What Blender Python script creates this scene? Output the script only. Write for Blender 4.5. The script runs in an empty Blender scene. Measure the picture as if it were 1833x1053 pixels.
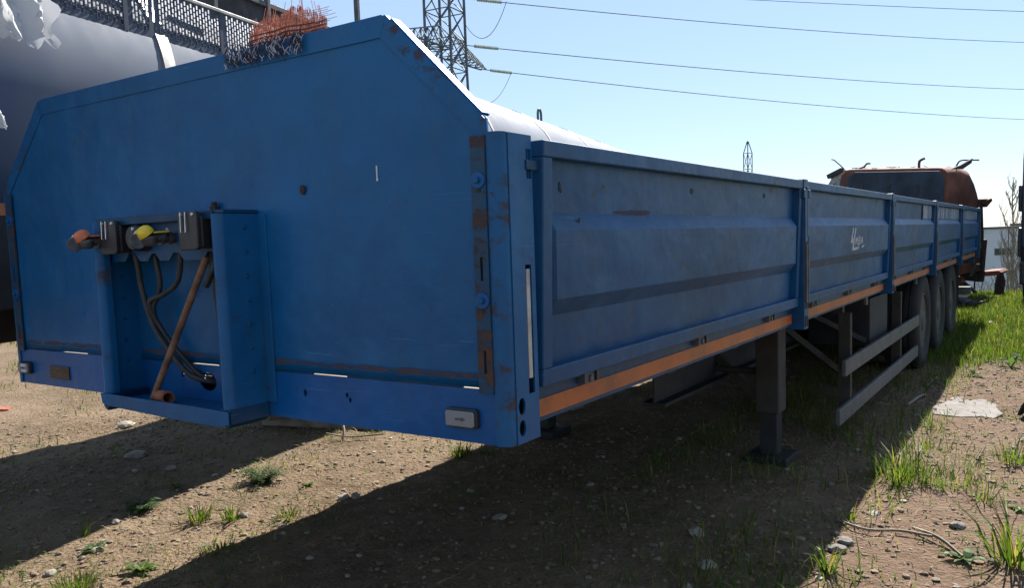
import bpy, bmesh, math, random
import numpy as np
from mathutils import Vector, Matrix, noise
R = math.radians
random.seed(7); rng = np.random.default_rng(11)
scene = bpy.context.scene
COL = scene.collection

# ---------------------------------------------------------------- camera, sky, sun, exposure
cam_d = bpy.data.cameras.new('camera'); cam = bpy.data.objects.new('camera', cam_d); COL.objects.link(cam)
CX, CY, CZ = 2.449, -1.698, 1.528
YAW, PITCH, ROLL, FL = -0.5957, -0.0892, -0.0352, 1464.4
fwd = Vector((math.sin(YAW)*math.cos(PITCH), math.cos(YAW)*math.cos(PITCH), math.sin(PITCH)))
rgt = Vector((math.cos(YAW), -math.sin(YAW), 0)); upv = rgt.cross(fwd)
r2 = rgt*math.cos(ROLL)+upv*math.sin(ROLL); u2 = -rgt*math.sin(ROLL)+upv*math.cos(ROLL)
M = Matrix((r2, u2, -fwd)).transposed().to_4x4(); M.translation = Vector((CX, CY, CZ))
cam.matrix_world = M
cam_d.sensor_width = 36.0; cam_d.lens = FL/1833*36.0; cam_d.shift_y = 36.7/1833
cam_d.clip_start = 0.05; cam_d.clip_end = 6000
scene.camera = cam

SUN_DIR = Vector((-0.135, 1.0, 1.0)).normalized()          # towards the sun: behind the trailer, above the frame
world = bpy.data.worlds.new('World'); scene.world = world; world.use_nodes = True
wn = world.node_tree.nodes; wl = world.node_tree.links
sky = wn.new('ShaderNodeTexSky'); sky.sky_type = 'NISHITA'; sky.sun_disc = False
sky.sun_elevation = math.asin(SUN_DIR.z); sky.sun_rotation = math.atan2(SUN_DIR.x, SUN_DIR.y)
sky.air_density = 1.0; sky.dust_density = 0.15; sky.ozone_density = 2.5; sky.altitude = 0
veil = wn.new('ShaderNodeMix'); veil.data_type = 'RGBA'; veil.inputs[0].default_value = 0.42      # thin even spring haze whitens the whole sky
veil.inputs[7].default_value = (5.1, 6.5, 7.7, 1); wl.new(sky.outputs['Color'], veil.inputs[6])
tint = wn.new('ShaderNodeMix'); tint.data_type = 'RGBA'; tint.blend_type = 'MULTIPLY'; tint.inputs[0].default_value = 1.0
tint.inputs[7].default_value = (0.97, 0.985, 1.06, 1); wl.new(veil.outputs[2], tint.inputs[6])
wl.new(tint.outputs[2], wn['Background'].inputs['Color'])
wn['Background'].inputs['Strength'].default_value = 0.05
sun_d = bpy.data.lights.new('sun', 'SUN'); sun_d.energy = 5.0; sun_d.angle = R(0.53); sun_d.color = (1.0, 0.95, 0.88)
sun = bpy.data.objects.new('sun', sun_d); COL.objects.link(sun)
sun.rotation_euler = SUN_DIR.to_track_quat('Z', 'Y').to_euler()
vs = scene.view_settings; vs.view_transform = 'Standard'; vs.look = 'None'; vs.gamma = 1.0; vs.exposure = 1.45
scene.render.engine = 'CYCLES'

# ---------------------------------------------------------------- material helpers
class NT:
    def __init__(s, name):
        s.m = bpy.data.materials.new(name); s.m.use_nodes = True
        s.n = s.m.node_tree.nodes; s.l = s.m.node_tree.links
        s.b = s.n['Principled BSDF']; s.out = s.n['Material Output']
        s.tc = s.n.new('ShaderNodeTexCoord')
    def node(s, t, **k):
        x = s.n.new(t)
        for a, v in k.items(): setattr(x, a, v)
        return x
    def plug(s, v, sock):
        if isinstance(v, bpy.types.NodeSocket): s.l.new(v, sock)
        else:
            if isinstance(v, (tuple, list)) and len(v) == 3 and sock.type == 'RGBA': v = (*v, 1)
            sock.default_value = v
    def mapping(s, scale=(1,1,1), loc=(0,0,0), rot=(0,0,0), coord='Object'):
        mp = s.node('ShaderNodeMapping'); s.l.new(s.tc.outputs[coord], mp.inputs['Vector'])
        mp.inputs['Scale'].default_value = scale; mp.inputs['Location'].default_value = loc; mp.inputs['Rotation'].default_value = rot
        return mp.outputs[0]
    def noise(s, scale, detail=4, rough=.55, vec=None, dist=0):
        x = s.node('ShaderNodeTexNoise'); s.l.new(vec or s.tc.outputs['Object'], x.inputs['Vector'])
        x.inputs['Scale'].default_value = scale; x.inputs['Detail'].default_value = detail
        x.inputs['Roughness'].default_value = rough; x.inputs['Distortion'].default_value = dist
        return x.outputs['Fac']
    def voro(s, scale, vec=None, out='Distance'):
        x = s.node('ShaderNodeTexVoronoi'); s.l.new(vec or s.tc.outputs['Object'], x.inputs['Vector']); x.inputs['Scale'].default_value = scale
        return x.outputs[out]
    def ramp(s, v, a, b, lo=0., hi=1.):
        x = s.node('ShaderNodeMapRange'); x.interpolation_type = 'SMOOTHSTEP'
        s.plug(v, x.inputs[0]); x.inputs[1].default_value = a; x.inputs[2].default_value = b
        x.inputs[3].default_value = lo; x.inputs[4].default_value = hi
        return x.outputs[0]
    def math(s, op, a, b=0.):
        x = s.node('ShaderNodeMath', operation=op); s.plug(a, x.inputs[0]); s.plug(b, x.inputs[1]); return x.outputs[0]
    def mix(s, f, a, b):
        x = s.node('ShaderNodeMix', data_type='RGBA'); s.plug(f, x.inputs[0]); s.plug(a, x.inputs[6]); s.plug(b, x.inputs[7]); return x.outputs[2]
    def bump(s, h, strength=.3, dist=.01):
        x = s.node('ShaderNodeBump'); s.l.new(h, x.inputs['Height']); x.inputs['Strength'].default_value = strength; x.inputs['Distance'].default_value = dist
        s.l.new(x.outputs[0], s.b.inputs['Normal'])
    def set(s, **k):
        for a, v in k.items(): s.plug(v, s.b.inputs[a.replace('_', ' ')])
        return s.m
    def sep(s, vec=None):
        x = s.node('ShaderNodeSeparateXYZ'); s.l.new(vec or s.tc.outputs['Object'], x.inputs[0]); return x.outputs

def plain(name, c, rough=.5, metal=0., var=.25, scale=14., bump=0., spec=.5):
    t = NT(name); n = t.noise(scale, 5)
    d = tuple(x*(1-var) for x in c); e = tuple(min(1, x*(1+var*.6)) for x in c)
    col = t.mix(t.ramp(n, .3, .7), d, e)
    t.set(Base_Color=col, Roughness=rough, Metallic=metal, Specular_IOR_Level=spec)
    if bump: t.bump(t.noise(scale*4, 4), bump, .004)
    return t.m

RUST_D, RUST_L = (.045, .026, .020), (.13, .062, .034)
def blue_paint(name, base, rust=.5, rust_scale=5., dull=.5, gloss=.36, streak=True, grime=.5, band=None):
    t = NT(name)
    big = t.noise(1.3, 4, .6); fine = t.noise(45, 4, .6); mid = t.noise(7, 5, .6)
    dark = tuple(x*.72 for x in base); fade = (base[0]*1.5+.006, base[1]*1.25+.008, base[2]*1.08)
    col = t.mix(t.ramp(big, .35, .68), dark, base)
    col = t.mix(t.ramp(mid, .45, .85, 0, dull), col, fade)
    dirt = t.ramp(t.noise(3.2, 6, .7, vec=t.mapping((1, 1, .45))), .5, .78, 0, grime*.6)
    col = t.mix(dirt, col, (.022, .038, .055))
    if streak:                                            # vertical washed-down dust
        st = t.ramp(t.noise(9, 3, .6, vec=t.mapping((1, 1, .06))), .52, .8, 0, .28)
        col = t.mix(st, col, (.03, .075, .12))
    for rot, sc_, lo in (((0, R(28), R(8)), (3, 3, 90), .665), ((0, R(-62), R(-5)), (2.2, 2.2, 70), .675)):
        sm = t.math('MULTIPLY', t.ramp(t.noise(1.6, 3, .6, vec=t.mapping(sc_, rot=rot)), lo, lo+.02), t.ramp(t.noise(2.3, 3, .5), .52, .62, 0, .55))
        col = t.mix(sm, col, (base[0]+.05, base[1]+.08, base[2]+.06))
    dn = t.ramp(t.noise(4.5, 6, .75, vec=t.mapping((1, 1, .3), loc=(3, 1, 2))), .55, .72, 0, .22)      # dusty film
    col = t.mix(dn, col, (.055, .095, .14))
    rn = t.noise(rust_scale, 7, .72, vec=t.mapping((1, 1, 1.6)))
    th_ = .70-.12*rust; rm = t.ramp(rn, th_, th_+.075)
    col = t.mix(t.ramp(rn, th_-.07, th_+.02, 0, .55), col, (.030, .036, .042))
    chips = t.ramp(t.noise(38, 3, .5), .735-.03*rust, .75-.03*rust)
    rm = t.math('MAXIMUM', rm, chips)
    if band:                                              # corrosion creeping along a welded seam at height band
        z = t.sep()[2]; g = t.ramp(t.math('ABSOLUTE', t.math('SUBTRACT', z, band[0])), band[1], 0.)
        bn = t.noise(7, 7, .75, vec=t.mapping((1.6, 1.6, 5)))
        if len(band) > 2: y_ = t.sep()[1]; g = t.math('MULTIPLY', g, t.math('MULTIPLY', t.ramp(y_, band[2]-.15, band[2]+.1), t.ramp(y_, band[3]+.15, band[3]-.1)))
        rm = t.math('MAXIMUM', rm, t.ramp(t.math('MULTIPLY', bn, g), .40, .50, 0, .9))
    rcol = t.mix(fine, RUST_D, RUST_L)
    col = t.mix(t.math('MULTIPLY', rm, .82), col, rcol)
    rough = t.mix(rm, t.mix(fine, (gloss,)*3, (gloss+.16,)*3), (.9,)*3)
    t.set(Base_Color=col, Roughness=rough, Specular_IOR_Level=.30)
    h = t.math('ADD', t.math('MULTIPLY', t.noise(2.6, 3, .5), 1.6), t.math('ADD', t.math('MULTIPLY', fine, .06), t.math('MULTIPLY', rm, -.08)))
    t.bump(h, .75, .022)
    return t.m
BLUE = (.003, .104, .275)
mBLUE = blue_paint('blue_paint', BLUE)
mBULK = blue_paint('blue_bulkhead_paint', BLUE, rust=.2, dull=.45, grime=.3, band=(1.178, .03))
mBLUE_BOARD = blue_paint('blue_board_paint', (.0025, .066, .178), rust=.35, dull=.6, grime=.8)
mBOARD0 = blue_paint('blue_board_paint_scarred', (.0025, .066, .178), rust=.35, dull=.6, grime=.8, band=(1.606, .034, .45, .80))
mBLUE_CLEAN = blue_paint('blue_beam_paint', (.002, .094, .30), rust=.15, dull=.25, gloss=.3)
mBLUE_RUSTY = blue_paint('blue_paint_rusted', BLUE, rust=1.0, rust_scale=9)
mBLUE_DARK = blue_paint('blue_paint_grimy', (.003, .05, .125), rust=.3, grime=1.0)
mSTRIP = blue_paint('blue_paint_worn_through', (.006, .062, .14), rust=1.75, rust_scale=11, grime=1.3)
mRUSTEDGE = plain('rust', (.05, .040, .036), .9, 0, .5, 30, .5)
mRUSTRED = plain('burnt_rust', (0.1704, 0.0645, 0.0438), .85, 0, .45, 2.2, .3)
mSOOT = plain('sooty_burnt_steel', (.045, .045, .05), .8, 0, .5, 6, .4)
def orange_mat():
    t = NT('orange_reflective_tape')
    col = t.mix(t.ramp(t.noise(6, 5, .6), .4, .75), (0.372, 0.094, 0.015), (0.198, 0.061, 0.022))
    col = t.mix(t.ramp(t.noise(30, 4, .6), .62, .72), col, (.10, .07, .05))
    t.set(Base_Color=col, Roughness=.45); t.bump(t.voro(420), .1, .001); return t.m
mORANGE = orange_mat()
mBLACK = plain('black_rubber', (.016, .016, .017), .7, 0, .4, 20, .2)
mPLASTIC = plain('black_plastic', (.02, .021, .023), .42, 0, .3, 20)
mSTEEL = plain('dull_steel', (.34, .35, .37), .42, .75, .3, 25, .1)
mZINC = plain('zinc_plated', (.62, .63, .65), .32, .9, .2, 30, .05)
mFRAME = plain('grimy_chassis_paint', (0.0113, 0.0122, 0.0148), .7, 0, .5, 8, .3)
mGREYP = plain('dusty_grey_steel', (0.0783, 0.0818, 0.0853), .6, .1, .3, 9, .2)
mLEG = plain('dusty_leg_paint', (.030, .026, .021), .75, 0, .4, 7, .3)
mTYRE = plain('dusty_tyre_rubber', (.013, .0125, .012), .85, 0, .35, 15, .4)
mRIM = plain('dusty_rim_paint', (.04, .04, .04), .6, .1, .4, 12, .1)
mYELLOW = plain('yellow_cap', (.72, .52, .03), .45, 0, .25, 30)
mORCAP = plain('faded_red_cap', (.62, .17, .07), .5, 0, .35, 22)
mHOSE = plain('dusty_hose', (.028, .03, .032), .6, 0, .4, 25, .1)
mPIPE = plain('rusty_pipe', (.20, .115, .075), .75, .2, .45, 18, .3)
mDECK = plain('weathered_deck_ply', (0.208, 0.160, 0.112), .8, 0, .3, 4, .3)
mWHITE = plain('white_lettering', (.62, .63, .62), .6, 0, .2, 20)
mPLATE = plain('data_plate', (.05, .04, .035), .4, .5, .4, 60)
mLENSB = plain('lamp_housing', (.10, .105, .11), .5, 0, .2, 20)
def lens_mat():
    t = NT('clear_ribbed_lens')
    w = t.node('ShaderNodeTexWave', wave_type='BANDS', bands_direction='X'); t.l.new(t.tc.outputs['Object'], w.inputs[0]); w.inputs['Scale'].default_value = 120
    t.set(Base_Color=(.36, .38, .40), Roughness=.18, Transmission_Weight=.25, IOR=1.45); t.bump(w.outputs['Fac'], .6, .004); return t.m
mLENS = lens_mat()
def tank_mat():
    t = NT('silver_tank_paint')
    o = t.sep()
    n = t.noise(.9, 4, .5)
    col = t.mix(t.ramp(n, .3, .7), (.112, .135, .180), (.145, .168, .212))
    # a faded blue painted field at the tank's front end
    e = t.math('ADD', o[1], t.math('MULTIPLY', t.noise(1.6, 2, .5), .9))
    m1 = t.ramp(e, 1.45, 1.1, 0, .5); m2 = t.ramp(o[2], 3.25, 2.9)
    col = t.mix(t.math('MULTIPLY', m1, m2), col, (.015, .045, .13))
    col = t.mix(t.ramp(t.noise(2.5, 6, .7), .55, .8, 0, .45), col, (.11, .11, .11))
    t.set(Base_Color=col, Roughness=t.ramp(t.noise(6, 4), .3, .7, .62, .72), Metallic=.0, Specular_IOR_Level=.16)
    t.bump(t.noise(1.2, 2, .5), .10, .03); return t.m
mTANK = tank_mat()
mWALK = plain('dark_walkway_steel', (.05, .065, .10), .55, .3, .3, 6, .1)
mGALV = plain('weathered_galvanised', (.40, .39, .37), .5, .6, .3, 14, .1)
def leafy(name, c1, c2, tr=.5, scale=3., tint=(1.5, 1.7, .7, 1), dry=None):
    t = NT(name); g = t.node('ShaderNodeNewGeometry')
    col = t.mix(g.outputs['Random Per Island'], c1, c2)
    if dry: col = t.mix(t.ramp(g.outputs['Random Per Island'], .84, .88), col, dry)
    d = t.node('ShaderNodeBsdfDiffuse'); tl = t.node('ShaderNodeBsdfTranslucent'); gl = t.node('ShaderNodeBsdfGlossy')
    t.l.new(col, d.inputs['Color']); gl.inputs['Roughness'].default_value = .45; gl.inputs['Color'].default_value = (.6, .65, .55, 1)
    hs = t.node('ShaderNodeMix', data_type='RGBA', blend_type='MULTIPLY'); hs.inputs[0].default_value = 1
    t.l.new(col, hs.inputs[6]); hs.inputs[7].default_value = tint; t.l.new(hs.outputs[2], tl.inputs['Color'])
    a = t.node('ShaderNodeMixShader'); a.inputs[0].default_value = tr; t.l.new(d.outputs[0], a.inputs[1]); t.l.new(tl.outputs[0], a.inputs[2])
    b = t.node('ShaderNodeMixShader'); b.inputs[0].default_value = .02; t.l.new(a.outputs[0], b.inputs[1]); t.l.new(gl.outputs[0], b.inputs[2])
    t.l.new(b.outputs[0], t.out.inputs['Surface']); return t.m
mGRASS = leafy('spring_grass', (0.0374, 0.0661, 0.0104), (0.0887, 0.1183, 0.0270), .5, dry=(.19, .15, .06))
mWEED = leafy('weed_leaf', (0.0522, 0.0835, 0.0209), (0.0966, 0.1322, 0.0409), .45, dry=(.19, .15, .06))
mWEEDB = leafy('bluish_weed_leaf', (0.0522, 0.0870, 0.0331), (0.0887, 0.1253, 0.0626), .4)
mSTRAW = leafy('dry_straw', (0.2088, 0.1479, 0.0783), (0.3480, 0.2697, 0.1653), .2)
mSHEET = leafy('white_plastic_film', (.52, .53, .55), (.56, .57, .59), .3, tint=(1, 1, 1, 1))
def island(name, c1, c2, c3, rough=.85):
    t = NT(name); g = t.node('ShaderNodeNewGeometry'); r = g.outputs['Random Per Island']
    col = t.mix(t.ramp(r, .0, .55), c1, c2); col = t.mix(t.ramp(r, .7, 1.), col, c3)
    col = t.mix(t.ramp(t.noise(40, 4), .35, .7, 0, .5), col, tuple(x*.55 for x in c1))
    t.set(Base_Color=col, Roughness=rough, Specular_IOR_Level=.25); t.bump(t.noise(90, 4), .5, .004); return t.m
mPEB = island('pebble_stone', (0.1480, 0.1210, 0.0885), (0.2101, 0.1756, 0.1333), (0.3398, 0.3077, 0.2556))
mCLOD = island('soil_clod', (0.1661, 0.1156, 0.0773), (0.2133, 0.1533, 0.1042), (0.2529, 0.1867, 0.1312))
mFLAKE = island('dead_plant_flake', (.055, .042, .028), (.13, .10, .065), (.26, .215, .15))
mSTONE = plain('pale_stone', (0.2593, 0.2297, 0.1897), .85, 0, .3, 9, .6)
mCONC = plain('broken_concrete', (0.1585, 0.1447, 0.1309), .9, 0, .22, 7, .5)
mBRICK = plain('red_brick', (0.3132, 0.0957, 0.0522), .9, 0, .35, 12, .5)
mWOOD = plain('grey_weathered_wood', (.21, .165, .12), .85, 0, .4, 6, .5)
mPYL = plain('dark_galvanised_lattice', (.10, .12, .14), .6, .3, .25, 1.)
mGLASSINS = plain('pale_insulator', (.42, .47, .42), .3, 0, .2, 5)
mWIRE = plain('weathered_conductor', (.05, .055, .06), .9, 0, .1, 1., spec=.05)
mBARK = plain('bare_grey_bark', (0.225, 0.188, 0.150), .9, 0, .35, 6, .3)
mWALLP = plain('pale_cladding', (.55, .57, .62), .7, 0, .06, .5)
mCWALL = plain('stained_concrete_fence', (.27, .27, .27), .9, 0, .35, .6, .2)
mGLASS = plain('dark_window_glass', (.05, .06, .07), .12, 0, .2, 2)
mTRUCK = plain('dark_truck_paint', (.012, .014, .022), .35, 0, .3, 6)
mFELT = plain('dark_netting', (.03, .032, .05), .8, 0, .5, 30)
mBRIST = island('rust_red_strand', (0.3500, 0.0938, 0.0550), (0.4480, 0.1375, 0.0825), (0.5040, 0.2250, 0.1540), .8)

def ground_mat():
    t = NT('trampled_soil')
    o = t.sep()
    a = t.noise(.8, 6, .6); b = t.noise(9, 6, .68); c = t.noise(70, 5, .7); v = t.voro(38)
    col = t.mix(t.ramp(a, .3, .7), (0.1197, 0.0811, 0.0497), (0.2177, 0.1551, 0.0996))
    col = t.mix(t.ramp(b, .4, .72, 0, .7), col, (0.2437, 0.1860, 0.1232))
    col = t.mix(t.ramp(c, .56, .72, 0, .75), col, (0.0795, 0.0536, 0.0328))
    col = t.mix(t.ramp(t.noise(2.4, 5, .7), .56, .72, 0, .45), col, (0.0729, 0.0730, 0.0305))
    # redder bare soil on the right of the trailer
    col = t.mix(t.math('MULTIPLY', t.ramp(o[0], 1.0, 1.7), .55), col, t.mix(b, (0.1240, 0.0730, 0.0520), (0.2177, 0.1414, 0.1029)))
    turf = t.math('MULTIPLY', t.ramp(t.math('ADD', o[1], t.math('MULTIPLY', t.noise(1.5, 4), 2.0)), 9.3, 10.4), .85)
    col = t.mix(turf, col, t.mix(c, (0.0327, 0.0524, 0.0102), (0.0729, 0.0821, 0.0237)))
    t.set(Base_Color=col, Roughness=.95, Specular_IOR_Level=.15)
    h = t.math('ADD', t.math('MULTIPLY', b, .9), t.math('ADD', t.math('MULTIPLY', c, .35), t.math('MULTIPLY', v, .25)))
    t.bump(h, 1.0, .055); return t.m
mGROUND = ground_mat()

# ---------------------------------------------------------------- mesh helpers
class MB:
    def __init__(s): s.v = []; s.f = []
    def add(s, vs_, fs):
        o = len(s.v); s.v += [tuple(p) for p in vs_]; s.f += [tuple(i+o for i in f) for f in fs]; return s
    def box(s, x0, x1, y0, y1, z0, z1):
        v = [(x, y, z) for x in (x0, x1) for y in (y0, y1) for z in (z0, z1)]
        return s.add(v, [(0,1,3,2), (4,6,7,5), (0,4,5,1), (2,3,7,6), (0,2,6,4), (1,5,7,3)])
    def bar(s, p, q, w, h=None, up=(0,0,1)):
        h = h or w; p = Vector(p); q = Vector(q); d = (q-p).normalized(); u = Vector(up)
        if abs(d.dot(u)) > .95: u = Vector((1,0,0))
        a = d.cross(u).normalized(); b = a.cross(d)
        v = [e+a*(w/2*i)+b*(h/2*j) for e in (p, q) for i, j in ((-1,-1), (1,-1), (1,1), (-1,1))]
        return s.add(v, [(3,2,1,0), (4,5,6,7), (0,1,5,4), (1,2,6,5), (2,3,7,6), (3,0,4,7)])
    def tube(s, pts, r, seg=8, caps=True):
        pts = [Vector(p) for p in pts]; rs = r if isinstance(r, (list, tuple)) else [r]*len(pts); o = len(s.v)
        u = None
        for i, p in enumerate(pts):
            d = (pts[min(i+1, len(pts)-1)]-pts[max(i-1, 0)]).normalized()
            if u is None: u = d.cross(Vector((0,0,1)) if abs(d.z) < .9 else Vector((1,0,0))).normalized()
            u = (u-d*u.dot(d)).normalized(); w = d.cross(u)
            for k in range(seg):
                a = 2*math.pi*k/seg; s.v.append(tuple(p+u*(rs[i]*math.cos(a))+w*(rs[i]*math.sin(a))))
        for i in range(len(pts)-1):
            for k in range(seg):
                a = o+i*seg+k; b = o+i*seg+(k+1) % seg; s.f.append((a, b, b+seg, a+seg))
        if caps:
            s.f.append(tuple(o+k for k in range(seg))[::-1]); e = o+(len(pts)-1)*seg; s.f.append(tuple(e+k for k in range(seg)))
        return s
    def lathe(s, prof, origin, axis, seg=24, closed=False):
        """prof: list of (radius, along)"""
        ax = Vector(axis).normalized(); u = ax.cross(Vector((0,0,1)) if abs(ax.z) < .9 else Vector((1,0,0))).normalized(); w = ax.cross(u)
        og = Vector(origin); o = len(s.v); n = len(prof)
        for r, h in prof:
            for k in range(seg):
                a = 2*math.pi*k/seg; s.v.append(tuple(og+ax*h+u*(r*math.cos(a))+w*(r*math.sin(a))))
        m = n if closed else n-1
        for i in range(m):
            for k in range(seg):
                a = o+i*seg+k; b = o+i*seg+(k+1) % seg; c = o+((i+1) % n)*seg+(k+1) % seg; d = o+((i+1) % n)*seg+k
                s.f.append((a, b, c, d))
        if not closed:
            if prof[0][0] > 1e-4: s.f.append(tuple(o+k for k in range(seg))[::-1])
            if prof[-1][0] > 1e-4: s.f.append(tuple(o+(n-1)*seg+k for k in range(seg)))
        return s
    def prism(s, poly, f0, f1):
        """poly: 2D outline; f0/f1 map (a,b) -> 3D for both caps"""
        n = len(poly); v = [f0(*p) for p in poly]+[f1(*p) for p in poly]
        return s.add(v, [tuple(range(n))[::-1], tuple(range(n, 2*n))]+[(i, (i+1) % n, n+(i+1) % n, n+i) for i in range(n)])
    def mesh(s, name, mat, smooth=None):
        me = bpy.data.meshes.new(name); me.from_pydata(s.v, [], s.f); me.validate(); me.materials.append(mat)
        bm = bmesh.new(); bm.from_mesh(me); bmesh.ops.recalc_face_normals(bm, faces=bm.faces); bm.to_mesh(me); bm.free()
        if smooth is not None: me.shade_smooth(); me.set_sharp_from_angle(angle=R(smooth))
        return me
    def build(s, name, mat, parent=None, smooth=None, bevel=0, loc=(0,0,0)):
        return link(name, s.mesh(name, mat, smooth), parent, bevel, loc)
def link(name, me, parent=None, bevel=0, loc=(0,0,0), scale=None):
    o = bpy.data.objects.new(name, me); COL.objects.link(o); o.parent = parent; o.location = loc
    if scale: o.scale = scale
    if bevel:
        b = o.modifiers.new('bevel', 'BEVEL'); b.width = bevel; b.segments = 2; b.limit_method = 'ANGLE'; b.angle_limit = R(40)
    return o
def tag(o, label=None, cat=None, group=None, kind=None):
    for k, v in (('label', label), ('category', cat), ('group', group), ('kind', kind)):
        if v: o[k] = v
    return o
def thing(name, label, cat, loc=(0,0,0), group=None, rotz=0):
    o = bpy.data.objects.new(name, None); COL.objects.link(o); o.location = loc; o.rotation_euler = (0, 0, rotz); o.empty_display_size = .2
    return tag(o, label, cat, group)
def plate_bm(outline, holes, fn, name, mat, thick, parent=None, bevel=0, loc=(0,0,0)):
    """flat plate with real holes: 2D outline and hole loops, fn maps (a,b)->3D; solidified"""
    bm = bmesh.new()
    for lp in [outline]+holes:
        vs_ = [bm.verts.new(fn(*p)) for p in lp]
        for i in range(len(vs_)): bm.edges.new((vs_[i], vs_[(i+1) % len(vs_)]))
    bmesh.ops.triangle_fill(bm, edges=bm.edges[:], use_beauty=True)
    bmesh.ops.recalc_face_normals(bm, faces=bm.faces)
    me = bpy.data.meshes.new(name); bm.to_mesh(me); bm.free(); me.materials.append(mat)
    o = link(name, me, parent, 0, loc)
    sd = o.modifiers.new('thick', 'SOLIDIFY'); sd.thickness = thick; sd.offset = 0
    return o
def ellipse(cx, cy, rx, ry, n=14): return [(cx+rx*math.cos(2*math.pi*k/n), cy+ry*math.sin(2*math.pi*k/n)) for k in range(n)]
def rect(x0, x1, y0, y1): return [(x0, y0), (x1, y0), (x1, y1), (x0, y1)]
def rrect(x0, x1, y0, y1, r, n=4):
    out = []
    for cx, cy, a0 in ((x1-r, y0+r, -90), (x1-r, y1-r, 0), (x0+r, y1-r, 90), (x0+r, y0+r, 180)):
        for k in range(n+1):
            a = R(a0+90*k/n); out.append((cx+r*math.cos(a), cy+r*math.sin(a)))
    return out
def spline(pts, n=8):
    P = [Vector(p) for p in pts]; P = [P[0]*2-P[1]]+P+[P[-1]*2-P[-2]]; out = []
    for i in range(1, len(P)-2):
        for k in range(n):
            t = k/n; a, b, c, d = P[i-1:i+3]
            out.append(.5*((2*b)+(c-a)*t+(2*a-5*b+4*c-d)*t*t+(3*b-a-3*c+d)*t**3))
    out.append(P[-2]); return out
def from_np(name, V, F, mat, parent=None):
    me = bpy.data.meshes.new(name); me.from_pydata(V.tolist() if hasattr(V, 'tolist') else V, [], F.tolist() if hasattr(F, 'tolist') else F)
    me.materials.append(mat); return link(name, me, parent)

# ---------------------------------------------------------------- ground
def gh(x, y):
    h = .05*noise.noise((x*.35, y*.35, 0))+.022*noise.noise((x*1.3, y*1.3, 3))
    near = max(0., min(1., 1-(max(abs(x)-7, 0)+max(y-17, 0)+max(-3-y, 0))*.3))
    if near > 0: h += near*(.014*noise.noise((x*4.1, y*4.1, 5))+.009*noise.noise((x*11, y*11, 8)))
    if y > 19:                                            # the yard ends and the land falls away behind it
        t = min(1., (y-19)/85); h += -9.2*(t*t*(3-2*t)*.35+t*.65)
    return h
def axis(fine_lo, fine_hi, step, far):
    a = list(np.arange(fine_lo, fine_hi+1e-6, step)); s = step; x = fine_hi
    while x < far: s *= 1.22; x += s; a.append(x)
    s = step; x = fine_lo
    while x > -far: s *= 1.22; x -= s; a.insert(0, x)
    return a
gx = axis(-5.0, 3.2, .04, 4000); gy = axis(-.6, 9.0, .045, 4000)
V = [(x, y, gh(x, y)) for y in gy for x in gx]; nx = len(gx)
F = [(j*nx+i, j*nx+i+1, (j+1)*nx+i+1, (j+1)*nx+i) for j in range(len(gy)-1) for i in range(nx-1)]
me = bpy.data.meshes.new('ground'); me.from_pydata(V, [], F); me.materials.append(mGROUND); me.shade_smooth()
ground = link('ground', me); tag(ground, 'bare trampled brown soil of the yard', kind='structure')

# ---------------------------------------------------------------- far buildings, fence
bld = thing('industrial_building', 'pale grey clad hall with a strip of dark windows beyond the yard', 'building', (0, 112, -9.2))
m = MB().box(-8.5, 18, 0, 22, 0, 10.2); m.build('wall', mWALLP, bld)
MB().box(-8.7, 18.2, -.2, 22.2, 10.2, 10.45).build('parapet', mGREYP, bld)
MB().box(-3.2, .4, 4, 8, 10.45, 10.75).build('roof_unit', mGREYP, bld)
for k in range(4):
    x = -4.55+k*2.25
    w = MB().box(x, x+1.95, -.06, .04, 7.05, 7.85).build('window', mGREYP, bld)
    MB().box(x+.08, x+1.87, -.09, -.06, 7.13, 7.77).build('pane', mGLASS, w)
for k in range(10):
    MB().box(-8.4+k*2.6, -8.3+k*2.6, -.03, 0, 3.5, 10.1).build('cladding_seam', mGREYP, bld)
fen = thing('concrete_fence', 'stained grey concrete panel fence in front of the pale hall', 'fence', (0, 97, -8.9))
pm = MB().box(0, 3.0, 0, .16, 0, 3.5).mesh('fence_panel', mCWALL); po = MB().box(-.14, .14, -.06, .22, 0, 3.65).mesh('fence_post', mCWALL)
for k in range(12):
    link('fence_panel', pm, fen, 0, (-11+k*3.04, 0, 0)); link('fence_post', po, fen, 0, (-11+k*3.04, 0, 0))

def bare_tree(name, label, x, y, z0, h, seed, spread=.32, group=None):
    rr = random.Random(seed); t = thing(name, label, 'tree', (x, y, z0), group)
    tr = MB(); br = MB()
    trunk = [Vector((math.sin(k*.9+seed)*.06*k/8, math.cos(k*1.1)*.06*k/8, h*k/10)) for k in range(11)]
    tr.tube(trunk, [.11*h/9*(1-k/10.6)+.012 for k in range(11)], 7)
    for k in range(34):
        f = .12+.86*rr.random(); i = int(f*10); p = trunk[i].lerp(trunk[min(i+1, 10)], f*10-i)
        a = rr.random()*6.28; L = h*spread*(1.1-f)*(.5+.7*rr.random())+.25
        pts = [p]
        for s in range(1, 6):
            q = s/5; pts.append(p+Vector((math.cos(a)*L*.38*q**.8, math.sin(a)*L*.38*q**.8, L*q*(.75+.25*q)))+Vector((rr.gauss(0, .03), rr.gauss(0, .03), 0)))
        br.tube(pts, [.03*(1-s/6)+.012 for s in range(6)], 4, False)
        for _ in range(7):
            b = pts[rr.randint(1, 5)]; a2 = rr.random()*6.28; l2 = L*(.2+.3*rr.random())
            e = b+Vector((math.cos(a2)*l2*.4, math.sin(a2)*l2*.4, l2*.9)); br.tube([b, b.lerp(e, .5)+Vector((0, 0, -.02)), e], [.014, .011, .008], 3, False)
    tr.build('trunk', mBARK, t, 60); br.build('crown', mBARK, t, 60)
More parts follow.
